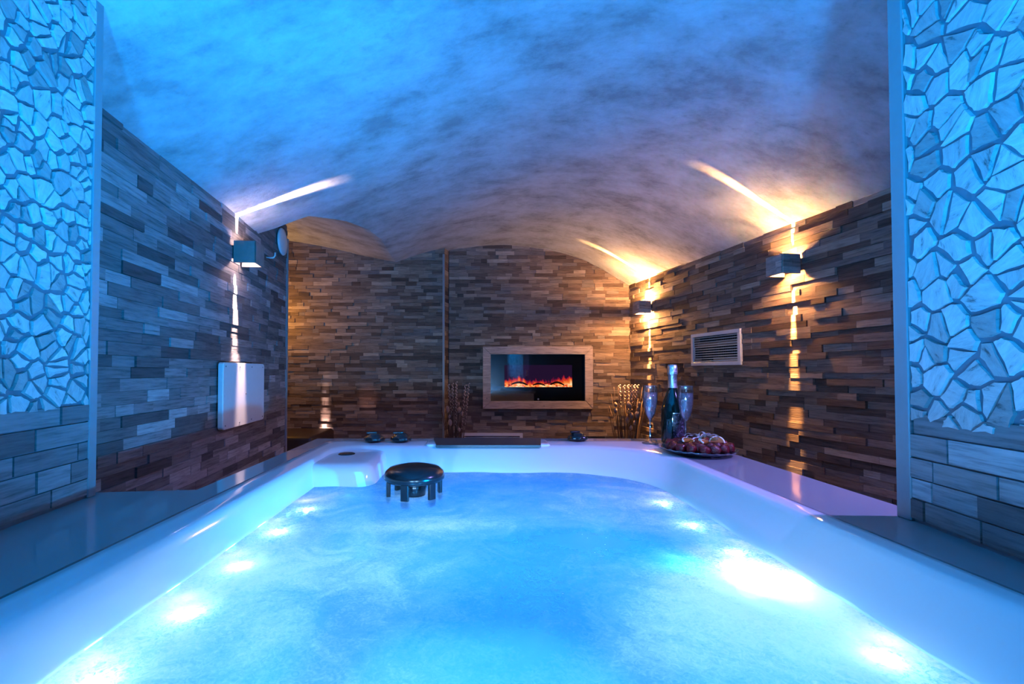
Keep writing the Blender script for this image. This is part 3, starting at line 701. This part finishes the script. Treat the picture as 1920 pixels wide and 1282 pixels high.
# ------------------------------------------------------------------ grilles
def grille(name, label, c, ang, W, H, slats, fr=0.026, yo=0.02):
    t = tag(empty(name, c, ang), label, 'vent grille')
    bm = bmesh.new()
    for cc, s in (((0, yo, fr/2), (W, 0.022, fr)), ((0, yo, H-fr/2), (W, 0.022, fr)), ((-W/2+fr/2, yo, H/2), (fr, 0.0215, H-2*fr)), ((W/2-fr/2, yo, H/2), (fr, 0.0215, H-2*fr))): box(bm, cc, s, bevel=0.002, seg=1)
    obj('frame', bm, M['whiteplastic'], t)
    bm = bmesh.new(); box(bm, (0, 0.004, H/2), (W-2*fr+.004, 0.012, H-2*fr+.004)); obj('duct_back', bm, M['black'], t)
    for k in range(slats):
        z = fr+(H-2*fr)*(k+0.5)/slats; bm = bmesh.new(); box(bm, (0, yo, z), (W-2*fr, 0.009, 0.0028), Matrix.Rotation(R(-28), 3, 'X')); obj('slat', bm, M['whiteplastic'], t)
    bm = bmesh.new(); n = 26
    for k in range(n): box(bm, (-W/2+fr+(W-2*fr)*(k+0.5)/n, yo-0.008, H/2), (0.0016, 0.004, H-2*fr))
    obj('rear_blades', bm, M['darkgrey'], t)
a, b = on_wall(1302, 657, XR), on_wall(1395, 650, XR); c = (a+b)/2; L = (b-a).length
grille('wall_grille', 'white framed air vent with thin slats on the right wall', (c.x, c.y, EYE+0.047), angR, L, 0.247, 11)
p = at_y(922, 811, YB)
grille('wall_grille', 'low white framed grille on the back wall under the fireplace, partly hidden by the tub', (p.x, YB, p.z-0.30), math.pi, 0.62, 0.30, 9, 0.03)

# ------------------------------------------------------------------ fireplace
def flame_mat():
    m, nt, out = mat('flame_glow')
    tc = N(nt, 'ShaderNodeTexCoord'); sp = N(nt, 'ShaderNodeSeparateXYZ'); nt.links.new(tc.outputs['Generated'], sp.inputs[0])
    def mm(op, a, b=None, c=None):
        n = nt.nodes.new('ShaderNodeMath'); n.operation = op
        for i, v in enumerate((a, b, c)):
            if v is None: continue
            if hasattr(v, 'links'): nt.links.new(v, n.inputs[i])
            else: n.inputs[i].default_value = v
        return n.outputs[0]
    mp = N(nt, 'ShaderNodeMapping', Scale=(1, 1, 0.28)); nt.links.new(tc.outputs['Object'], mp.inputs[0])
    n1 = N(nt, 'ShaderNodeTexNoise', Scale=26.0, Detail=5.0, Roughness=0.6, Distortion=0.5); nt.links.new(mp.outputs[0], n1.inputs['Vector'])
    mp2 = N(nt, 'ShaderNodeMapping', Scale=(1, 1, 0.10)); nt.links.new(tc.outputs['Object'], mp2.inputs[0])
    n2 = N(nt, 'ShaderNodeTexNoise', Scale=7.0, Detail=3.0); nt.links.new(mp2.outputs[0], n2.inputs['Vector'])
    h = mm('MULTIPLY_ADD', n1.outputs['Fac'], 1.15, -0.33); h = mm('MULTIPLY_ADD', n2.outputs['Fac'], 0.55, h)
    v = mm('SUBTRACT', h, mm('MULTIPLY', sp.outputs[2], 1.35))
    r = ramp(nt, [(0.0, (0.028, 0.010, 0.045)), (0.02, (0.05, 0.008, 0.05)), (0.10, (0.42, 0.012, 0.05)), (0.22, (0.95, 0.06, 0.02)), (0.38, (1.0, 0.26, 0.04)), (0.55, (1.0, 0.62, 0.30)), (0.72, (1.0, 0.85, 0.65))])
    nt.links.new(v, r.inputs[0])
    st = N(nt, 'ShaderNodeMapRange', i1=0.0, i2=0.6, i3=0.75, i4=1.6); nt.links.new(v, st.inputs[0])
    e = N(nt, 'ShaderNodeEmission'); nt.links.new(r.outputs[0], e.inputs[0]); nt.links.new(st.outputs[0], e.inputs[1])
    nt.links.new(e.outputs[0], out.inputs[0]); return m
def ember_mat():
    m, nt, out = mat('glowing_embers')
    tc = N(nt, 'ShaderNodeTexCoord'); n1 = N(nt, 'ShaderNodeTexNoise', Scale=30.0, Detail=4.0); nt.links.new(tc.outputs['Object'], n1.inputs['Vector'])
    r = ramp(nt, [(0.34, (0.25, 0.01, 0.01)), (0.46, (1.0, 0.13, 0.02)), (0.56, (1.0, 0.42, 0.12)), (0.68, (1.0, 0.78, 0.45))]); nt.links.new(n1.outputs['Fac'], r.inputs[0])
    e = N(nt, 'ShaderNodeEmission', Strength=1.6); nt.links.new(r.outputs[0], e.inputs[0]); nt.links.new(e.outputs[0], out.inputs[0]); return m
def fireplace():
    a = at_y(905.5, 766.5, YB-0.05); b = at_y(1111.5, 649.5, YB-0.05); W = b.x-a.x; H = b.z-a.z; fw = 0.078
    t = tag(empty('fireplace', ((a.x+b.x)/2, YB, a.z), math.pi), 'wall-mounted electric fireplace with orange flames in a mitred weathered wood frame', 'fireplace')
    wood = wood_bricks('frame_wood', [(0, (0.46, 0.36, 0.31)), (1, (0.58, 0.46, 0.41))], 0.7, 0.3)
    y0, y1 = 0.012, 0.052
    def plank(q, g=0.0008):
        bm = bmesh.new(); c = Vector((sum(p[0] for p in q)/4, 0, sum(p[1] for p in q)/4))
        qq = [(p[0], p[1]) for p in q]
        loft(bm, [[(x, y0, z) for x, z in qq], [(x, y1-0.003, z) for x, z in qq], [(x+(c.x-x)*0.006, y1, z+(c.z-z)*0.05) for x, z in qq]], cap_last=True, cap_first=True)
        o = obj('frame_board', bm, wood, t); return o
    w2 = W/2; e = 0.0012
    plank([(-w2+e, 0), (w2-e, 0), (w2-fw-e, fw), (-w2+fw+e, fw)]); plank([(-w2+e, H), (-w2+fw+e, H-fw), (w2-fw-e, H-fw), (w2-e, H)])
    for s in (-1, 1):
        o = plank([(s*w2, e), (s*w2, H-e), (s*(w2-fw), H-fw-e), (s*(w2-fw), fw+e)])
    for x, z in [(w2-fw*.5, H*.17), (-w2+fw*.45, H*.80), (-w2+fw*.45, H*.17), (-w2+.03, .03), (-.06, fw*.4)]:
        bm = bmesh.new(); lathe(bm, [(0.006, -0.002), (0.006, 0.0008), (0, 0.0012)], 10); bmesh.ops.rotate(bm, matrix=Matrix.Rotation(R(-90), 3, 'X'), verts=bm.verts); bmesh.ops.translate(bm, vec=(x, y1, z), verts=bm.verts)
        obj('nail', bm, M['screw'], t)
    # black glass fascia with the opening; local x is mirrored (the lamp faces -Y)
    gx0, gx1, gz0, gz1 = -w2+fw-0.004, w2-fw+0.004, fw-0.004, H-fw+0.004
    def lx(px): return -(at_y(px, 700, YB-0.03).x-(a.x+b.x)/2)
    def lz(py): return at_y(1000, py, YB-0.03).z-a.z
    fx1, fx0 = lx(946), lx(1073); fz0, fz1 = lz(725.5), lz(684)
    bm = bmesh.new(); yf = 0.030
    for c0, c1 in (((gx0, gz0), (gx1, fz0)), ((gx0, fz1), (gx1, gz1)), ((gx0, fz0), (fx0, fz1)), ((fx1, fz0), (gx1, fz1))):
        box(bm, ((c0[0]+c1[0])/2, yf-0.006, (c0[1]+c1[1])/2), (c1[0]-c0[0], 0.012, c1[1]-c0[1]))
    fas = obj('black_fascia', bm, M['black'], t)
    bm = bmesh.new(); box(bm, ((fx0+fx1)/2, 0.014, (fz0+fz1)/2), (fx1-fx0, 0.004, fz1-fz0)); obj('flame_screen', bm, flame_mat(), t)
    bm = bmesh.new(); rnd = random.Random(4); em = ember_mat()
    for k in range(46):
        x = fx0+(fx1-fx0)*(k+0.5)/46; r = bmesh.ops.create_icosphere(bm, subdivisions=1, radius=1.0)
        bmesh.ops.transform(bm, matrix=Matrix.Translation((x, 0.021, fz0+0.008+rnd.uniform(0, .012))) @ Matrix.Rotation(rnd.uniform(-.5, .5), 4, 'Y') @ Matrix.Diagonal((rnd.uniform(.012, .03), .005, rnd.uniform(.006, .013), 1)), verts=r['verts'])
    o = obj('ember_bed', bm, em, t); o['kind'] = 'stuff'
    bark = simple('charred_log', (0.05, 0.012, 0.008), 0.9, bump=0.5)
    def log(x0, x1, z0, hh, r):
        bm = bmesh.new(); n = 14
        tube(bm, [(x0+(x1-x0)*i/n, 0.0225, z0+hh*math.sin(math.pi*(0.08+0.9*i/n))) for i in range(n+1)], [r*(0.5+0.5*math.sin(math.pi*(0.1+0.8*i/n))) for i in range(n+1)], 8); obj('log', bm, bark, t, True)
    Wf = fx1-fx0
    X = lambda u: fx1-Wf*u
    log(X(.10), X(.34), fz0+.018, .030, .010); log(X(.42), X(.60), fz0+.014, .020, .009); log(X(.68), X(.88), fz0+.016, .032, .010); log(X(.58), X(.75), fz0+.024, .018, .004)
    g = glass('fire_glass', (0.92, 0.92, 0.94), base=0.09)
    bm = bmesh.new(); box(bm, ((gx0+gx1)/2, yf+0.0055, (gz0+gz1)/2), (gx1-gx0, 0.004, gz1-gz0)); obj('glass_pane', bm, g, t)
    bm = bmesh.new(); lathe(bm, [(0.009, 0), (0.009, 0.001), (0, 0.0012)], 16); bmesh.ops.rotate(bm, matrix=Matrix.Rotation(R(-90), 3, 'X'), verts=bm.verts); bmesh.ops.translate(bm, vec=(lx(1009), yf+0.008, lz(748)), verts=bm.verts)
    obj('power_button', bm, M['metal'], t)
    bm = bmesh.new(); box(bm, (0, 0.006, H/2), (W*0.96, 0.010, H*0.94)); obj('back_box', bm, M['black'], t)
fireplace()

# ------------------------------------------------------------------ dried flower vases behind the tub
def dried_bunch(label, px, Y, top_py, seed, spikes, pods, spread):
    base = at_y(px, 800, Y); rnd = random.Random(seed)
    t = tag(empty('dried_bouquet', (base.x, Y, 0.0)), label, 'dried flowers')
    stemm = simple('dry_stem_%d' % seed, (0.09, 0.05, 0.035), 0.8); spikem = simple('pale_spike_%d' % seed, (0.42, 0.31, 0.27), 0.8, bump=0.4); podm = simple('seed_pod_%d' % seed, (0.30, 0.21, 0.19), 0.7, bump=0.3)
    bm = bmesh.new(); lathe(bm, [(0.0, 0.0), (0.075, 0.0), (0.085, 0.02), (0.095, 0.25), (0.085, 0.42), (0.068, 0.52), (0.072, 0.55), (0.066, 0.55), (0.062, 0.52), (0.07, 0.40), (0.0, 0.03)], 32); obj('vase', bm, M['darkgrey'], t, True)
    def stem_path(dx, dy, zt):
        n = 8; b = rnd.uniform(-.01, .01)
        return [(dx*(0.18+0.82*(i/n)**1.2)+b*math.sin(3.0*i/n), dy*(0.2+0.8*i/n), 0.08+(zt-0.08)*i/n) for i in range(n+1)]
    for k in range(46):
        z = rnd.uniform(0.78, 1.07); dx = rnd.uniform(-spread, spread); dy = rnd.uniform(-.06, .06)
        bm = bmesh.new(); tube(bm, stem_path(dx, dy, z), [0.0032-0.0018*i/8 for i in range(9)], 5); obj('stem', bm, stemm, t, True)
    for sx, spy, slen in spikes:
        tip = at_y(sx, spy, Y); dx = tip.x-base.x; zt = tip.z; path = stem_path(dx, rnd.uniform(-.04, .0), zt)
        bm = bmesh.new(); tube(bm, path, 0.003, 5); st = obj('stem', bm, stemm, t, True)
        bm = bmesh.new(); n = int(slen/0.012); e, s = Vector(path[-1]), Vector(path[-3]); dirv = (e-s).normalized()
        for i in range(n):
            c = e-dirv*slen*i/n; a = i*2.4
            r = bmesh.ops.create_icosphere(bm, subdivisions=1, radius=1.0); sc = 0.0085*(0.65+0.35*math.sin(math.pi*min(1, 0.25+i/n)))
            bmesh.ops.transform(bm, matrix=Matrix.Translation(c+Vector((math.cos(a), math.sin(a), 0))*0.006) @ Matrix.Diagonal((sc, sc, sc*1.2, 1)), verts=r['verts'])
        obj('flower_spike', bm, spikem, st, True)
    for pxx, pyy, w in pods:
        c = at_y(pxx, pyy, Y-0.05); dx = c.x-base.x
        w *= 0.78; path = stem_path(dx, -0.05, c.z-w*0.8); bm = bmesh.new(); tube(bm, path, 0.0026, 5); st = obj('stem', bm, stemm, t, True)
        bm = bmesh.new(); lathe(bm, [(0, -1.15), (0.35, -1.0), (0.75, -0.55), (0.9, 0.0), (0.72, 0.55), (0.3, 0.95), (0, 1.05)], 12)
        bmesh.ops.transform(bm, matrix=Matrix.Translation(path[-1]) @ Matrix.Translation((0, 0, w)) @ Matrix.Rotation(rnd.uniform(-.3, .3), 4, 'Y') @ Matrix.Diagonal((w*.85, w*.85, w*1.15, 1)), verts=bm.verts)
        obj('seed_pod', bm, podm, st, True)
dried_bunch('dried flower bunch with pale spikes against the back wall, left of the fireplace', 853, 4.30, 715, 31,
            [(841, 721, .28), (849, 719, .26), (856, 716, .42), (873, 722, .34), (879, 719, .40), (868, 785, .10)],
            [(839, 768, .034), (843, 781, .02), (844, 793, .034), (861, 769, .03), (860, 758, .02), (866, 776, .022), (861, 806, .022)], 0.13)
dried_bunch('dried flower bunch with brown twigs in the corner, right of the fireplace', 1176, 4.20, 720, 32,
            [(1161, 722, .22), (1169, 723, .18), (1177, 722, .26), (1181, 722, .26), (1189, 722, .2), (1195, 722, .2)],
            [(1154, 759, .024), (1154, 770, .028), (1180, 761, .040), (1199, 758, .024), (1197, 766, .024), (1195, 778, .040), (1176, 788, .034), (1184, 780, .034), (1190, 793, .024), (1183, 803, .026), (1184, 751, .018)], 0.17)

# ------------------------------------------------------------------ dark bench in the alcove
t = tag(empty('alcove_bench', (-1.92, 3.94, 0)), 'low dark bench in the dim left alcove behind the tub', 'bench')
bm = bmesh.new(); box(bm, (0, 0, 0.60), (1.25, 0.60, 0.16), bevel=0.03, seg=3); obj('cushion', bm, simple('dark_leather', (0.035, 0.020, 0.016), 0.45, bump=0.2), t, True)
bm = bmesh.new(); box(bm, (0, 0, 0.49), (1.22, 0.56, 0.06)); obj('seat_frame', bm, M['darkgrey'], t)
for sx in (-1, 1):
    for sy in (-1, 1):
        bm = bmesh.new(); box(bm, (sx*0.55, sy*0.24, 0.23), (0.06, 0.06, 0.46)); obj('leg', bm, M['darkgrey'], t)

# ------------------------------------------------------------------ champagne bottle, flutes, plate of fruit on the right deck
def bottle():
    p = at_y(1262, 830, 1.915); t = tag(empty('champagne_bottle', (p.x, 1.915, D+0.0008), 0.0), 'dark champagne bottle with silver foil neck on the right deck corner', 'bottle')
    m, nt, out = mat('dark_bottle_glass'); b = N(nt, 'ShaderNodeBsdfPrincipled', Roughness=0.06); b.inputs['Base Color'].default_value = (0.004, 0.012, 0.010, 1); b.inputs['Coat Weight'].default_value = 0.6
    nt.links.new(b.outputs[0], out.inputs[0])
    bm = bmesh.new(); lathe(bm, [(0, 0.012), (0.030, 0.004), (0.040, 0.0), (0.0445, 0.004), (0.046, 0.012), (0.046, 0.135), (0.0445, 0.150), (0.040, 0.168), (0.032, 0.192), (0.024, 0.212), (0.0185, 0.230), (0.0165, 0.245), (0.0150, 0.300), (0.0, 0.300)], 48); obj('glass_body', bm, m, t, True)
    foil = simple('silver_foil', (0.62, 0.64, 0.68), 0.32, 0.9, bump=0.6, bscale=140)
    bm = bmesh.new(); rnd = random.Random(3); lathe(bm, [(0.0187, 0.2325), (0.0178, 0.245), (0.0165, 0.285), (0.0185, 0.287), (0.0198, 0.293), (0.0192, 0.302), (0.0195, 0.312), (0.0185, 0.322), (0.0160, 0.329), (0.0, 0.331)], 40)
    for v in bm.verts:
        if v.co.z > 0.284: v.co.x *= 1+rnd.uniform(-.07, .07); v.co.y *= 1+rnd.uniform(-.07, .07)
    o = obj('foil_cap', bm, foil, t, True); o['label'] = 'crumpled silver foil'
    def lab(name, a0, a1, z0, z1, mm, r=0.0465, txt=''):
        bm = bmesh.new(); n = 18; lo_ = [bm.verts.new((r*math.cos(a0+(a1-a0)*i/n), r*math.sin(a0+(a1-a0)*i/n), z0)) for i in range(n+1)]; hi = [bm.verts.new((r*math.cos(a0+(a1-a0)*i/n), r*math.sin(a0+(a1-a0)*i/n), z1)) for i in range(n+1)]
        for i in range(n): bm.faces.new((lo_[i], lo_[i+1], hi[i+1], hi[i]))
        o = obj(name, bm, mm, t, True); return o
    m, nt, out = mat('dark_label_with_pale_pattern'); b = N(nt, 'ShaderNodeBsdfPrincipled', Roughness=0.45)
    tc = N(nt, 'ShaderNodeTexCoord'); nl = N(nt, 'ShaderNodeTexNoise', Scale=70.0, Detail=3.0, Distortion=1.5); nt.links.new(tc.outputs['Object'], nl.inputs['Vector'])
    r = ramp(nt, [(0.46, (0.012, 0.010, 0.016)), (0.56, (0.04, 0.03, 0.05)), (0.66, (0.15, 0.12, 0.17))]); nt.links.new(nl.outputs['Fac'], r.inputs[0]); nt.links.new(r.outputs[0], b.inputs['Base Color']); nt.links.new(b.outputs[0], out.inputs[0])
    o = lab('front_label', R(-112), R(-22), 0.030, 0.128, m); o['label'] = 'dark label with a pale leafy pattern'
    lab('label_band', R(-112), R(-22), 0.128, 0.1305, simple('silver_line', (0.6, 0.6, 0.65), 0.3, 0.8), 0.0467)
bottle()
def flute(label, px, Y, wine, ang=0.0):
    p = at_y(px, 800, Y); t = tag(empty('champagne_flute', (p.x, Y, D+0.0022)), label, 'glass')
    zb = D+0.0
    bm = bmesh.new(); lathe(bm, [(0, 0.0), (0.032, 0.0), (0.0335, 0.0015), (0.031, 0.003), (0.012, 0.0065), (0.006, 0.012), (0.0, 0.012)], 40); obj('foot', bm, M['clear'], t, True)
    bm = bmesh.new(); lathe(bm, [(0.006, 0.011), (0.0048, 0.020), (0.0042, 0.05), (0.0045, 0.085), (0.006, 0.100)], 20); obj('stem', bm, M['stemglass'], t, True)
    pr = [(0.006, 0.100), (0.012, 0.108), (0.0185, 0.122), (0.0245, 0.142), (0.0285, 0.166), (0.0300, 0.190), (0.0298, 0.215), (0.0285, 0.240), (0.0288, 0.2415), (0.0278, 0.2415)]
    inn = [(max(0.0, r-0.0013), z+0.001) for r, z in reversed(pr[:-2])]
    bm = bmesh.new(); lathe(bm, pr+inn+[(0, 0.104)], 48); obj('bowl', bm, M['clear'], t, True)
    bm = bmesh.new(); lathe(bm, [(0, 0.106), (0.010, 0.110), (0.0165, 0.123), (0.0225, 0.143), (0.0263, 0.167), (0.0278, 0.190), (0.0276, 0.212), (0.0, 0.212)], 40); obj('sparkling_wine', bm, wine, t, True)
    rnd = random.Random(int(px)); bm = bmesh.new()
    for k in range(46):
        a = rnd.uniform(0, 6.28); z = rnd.uniform(0.125, 0.208); rr = 0.0268*min(1, 0.62+(z-0.12)*6); r = bmesh.ops.create_icosphere(bm, subdivisions=1, radius=rnd.uniform(.0005, .0011))
        bmesh.ops.translate(bm, vec=(rr*math.cos(a), rr*math.sin(a), z), verts=r['verts'])
    o = obj('bubbles', bm, M['bubble'], t, True); o['kind'] = 'stuff'
M['stemglass'] = glass('stem_glass', (0.75, 0.82, 0.95), base=0.25)
M['bubble'] = simple('bubble_pale', (0.8, 0.8, 0.85), 0.2)
m, nt, out = mat('pale_sparkling_wine')
tb = N(nt, 'ShaderNodeBsdfTransparent', Color=(0.80, 0.76, 0.78, 1)); db = N(nt, 'ShaderNodeBsdfDiffuse', Color=(0.70, 0.66, 0.72, 1)); gb = N(nt, 'ShaderNodeBsdfGlossy', Roughness=0.08)
x1 = N(nt, 'ShaderNodeMixShader', i0=0.22); nt.links.new(tb.outputs[0], x1.inputs[1]); nt.links.new(db.outputs[0], x1.inputs[2])
x2 = N(nt, 'ShaderNodeMixShader', i0=0.14); nt.links.new(x1.outputs[0], x2.inputs[1]); nt.links.new(gb.outputs[0], x2.inputs[2]); nt.links.new(x2.outputs[0], out.inputs[0])
WINE = m
flute('champagne flute left of the bottle, its base in full view', 1219, 1.90, WINE)
flute('champagne flute in front of the bottle, its foot behind the fruit plate', 1286, 1.835, WINE)

def fruit_plate():
    cx_, cy_ = 0.822, 1.672; D = DECK+0.0008; S = 1.0
    t = tag(empty('glass_plate', (cx_, cy_, D)), 'round clear glass plate of dark red fruit on the right deck', 'plate')
    bm = bmesh.new(); n = 60
    prof_ = [(0.0, 0.003), (0.075, 0.003), (0.082, 0.0), (0.086, 0.003), (0.108, 0.009), (0.126, 0.018), (0.129, 0.021), (0.127, 0.022), (0.108, 0.013), (0.085, 0.007), (0.0, 0.007)]
    lathe(bm, prof_, n)
    for v in bm.verts:
        r = math.hypot(v.co.x, v.co.y)
        if r > 0.1: a = math.atan2(v.co.y, v.co.x); v.co.z += 0.0022*math.cos(20*a)*(r-0.1)/0.027
    obj('dish', bm, M['plateglass'], t, True)
    rnd = random.Random(12)
    # strawberries
    bms = bmesh.new(); lathe(bms, [(0, -0.021), (0.006, -0.019), (0.0125, -0.011), (0.0165, -0.001), (0.0175, 0.007), (0.0150, 0.013), (0.008, 0.0165), (0, 0.0165)], 18)
    for v in bms.verts:
        a = math.atan2(v.co.y, v.co.x); kk = 1+0.10*math.sin(3*a+90*v.co.z)+0.05*math.sin(5*a-140*v.co.z); v.co.x *= kk; v.co.y *= kk
    me = bpy.data.meshes.new('strawberry'); bms.to_mesh(me); bms.free(); me.materials.append(M['berry']); me.polygons.foreach_set('use_smooth', [True]*len(me.polygons))
    spots = []
    for k in range(16): a = 2*math.pi*k/16+0.1; spots.append((0.096, a, 0.028, 1.05))
    for k in range(11): a = 2*math.pi*k/11+0.3; spots.append((0.063, a, 0.031, 1.0))
    for k in range(5): a = 2*math.pi*k/5; spots.append((0.028, a, 0.026, 1.0))
    first = None
    for r, a, z, s in spots:
        rr = r+rnd.uniform(-.002, .002)
        if first is None: o = bpy.data.objects.new('strawberry', me); first = o
        else: o = first.copy()
        C.objects.link(o)
        o.location = (cx_+rr*math.cos(a), cy_+rr*math.sin(a), D+z+rnd.uniform(0, .003)); o.scale = (s*rnd.uniform(.92, 1.06), s*rnd.uniform(.92, 1.06), s)
        o.rotation_euler = (rnd.uniform(1.1, 1.9), rnd.uniform(-.3, .3), a+math.pi/2+rnd.uniform(-.5, .5))
        tag(o, 'dark red strawberry lying in the ring of fruit on the glass plate', 'strawberry', 'strawberries on the glass plate')
    # orange slices
    def slice_(label, x, y, z, rx, rz, s):
        t = tag(empty('orange_slice', (cx_+x, cy_+y, D+z)), label, 'orange slice'); t.rotation_euler = (rx, 0, rz)
        bm = bmesh.new(); pts = [(0.023*s*math.cos(R(k)), 0.023*s*math.sin(R(k))) for k in range(0, 181, 12)]
        loft(bm, [[(px, -0.003, py) for px, py in pts], [(px, 0.003, py) for px, py in pts]], True, True); obj('flesh', bm, M['orange'], t)
        bm = bmesh.new(); tube(bm, [(0.0245*s*math.cos(R(k)), 0, 0.0245*s*math.sin(R(k))) for k in range(0, 181, 10)], 0.0032, 6); o = obj('rind', bm, M['cream'], t, True); o['label'] = 'pale rind'
    slice_('orange slice with pale rind standing at the right side of the fruit plate', 0.052, -0.028, 0.044, -0.5, -0.5, 0.95)
    slice_('orange slice lying at the left under the white ribbon on the fruit plate', -0.050, -0.030, 0.050, -1.15, 0.2, 0.85)
    slice_('orange slice at the front of the fruit plate below the ribbon', 0.004, -0.048, 0.048, -1.2, 0.6, 0.75)
    # ribbon bow
    t = tag(empty('ribbon_bow', (cx_, cy_-0.012, D+0.052)), 'curled white ribbon bow on top of the fruit plate', 'ribbon')
    def strip(path, w=0.0105):
        bm = bmesh.new(); n = len(path); L = []
        for i in range(n):
            p = Vector(path[i]); d = (Vector(path[min(i+1, n-1)])-Vector(path[max(i-1, 0)])).normalized(); s = d.cross(Vector((0, 0.35, 1))).normalized()*w/2
            L.append((bm.verts.new(p-s), bm.verts.new(p+s)))
        for a, b in zip(L, L[1:]): bm.faces.new((a[0], a[1], b[1], b[0]))
        r = bmesh.ops.solidify(bm, geom=list(bm.faces), thickness=0.0008); return bm
    defs = [((-0.060, -0.020, 0.004), 0.010), ((-0.052, 0.012, 0.006), 0.012), ((-0.040, -0.032, 0.0), 0.006), ((0.045, -0.036, -0.001), 0.012), ((0.058, -0.020, 0.003), 0.014), ((0.036, -0.045, -0.002), 0.008), ((0.045, 0.018, 0.006), 0.012), ((0.064, 0.0, 0.004), 0.010)]
    for (ex, ey, ez), hump in defs:
        pth = [(ex*u, ey*u, ez*u+hump*1.25*math.sin(math.pi*u)+0.004*math.sin(9*u)+0.006) for u in [i/14 for i in range(15)]]
        obj('ribbon_tail', strip(pth), M['ribbon'], t, True)
    pth = [(0.006+0.011*math.sin(a), 0.0, 0.016-0.014*math.cos(a)*1.0) for a in [2*math.pi*i/16 for i in range(17)]]
    obj('ribbon_loop', strip(pth, 0.009), M['ribbon'], t, True)
    bm = bmesh.new(); bmesh.ops.create_icosphere(bm, subdivisions=2, radius=0.007); obj('knot', bm, M['ribbon'], t, True)
M['plateglass'] = glass('plate_glass', (0.85, 0.90, 1.0), base=0.30)
M['berry'] = simple('dark_red_berry', (0.11, 0.005, 0.008), 0.16, bump=0.5, bscale=300, var=0.5)
M['orange'] = simple('orange_flesh', (0.36, 0.11, 0.02), 0.4, bump=0.3, bscale=120)
M['cream'] = simple('pale_rind', (0.75, 0.68, 0.60), 0.5)
M['ribbon'] = simple('white_ribbon', (0.92, 0.92, 0.94), 0.35)
fruit_plate()

# ------------------------------------------------------------------ floor uplight behind the tub, and an added pink spot
p = at_y(608, 800, YS)
for tz, ang, e in ((0.58, 46, 30), (0.74, 20, 45), (0.95, 10, 60)):
    spot_light('floor_uplight', (p.x, YS-0.10, 0.46), (p.x+0.012, YS-0.005, tz), e, (1.0, 0.66, 0.62), ang, 1.0, 0.004)
p = at_y(690, 745, YS)  # added spot imitates a pink patch of reflected light on the wall
spot_light('added_pink_spot', (p.x+0.05, YS-0.55, 0.48), tuple(p), 7.0, (1.0, 0.50, 0.45), 19, 1.0, 0.006)
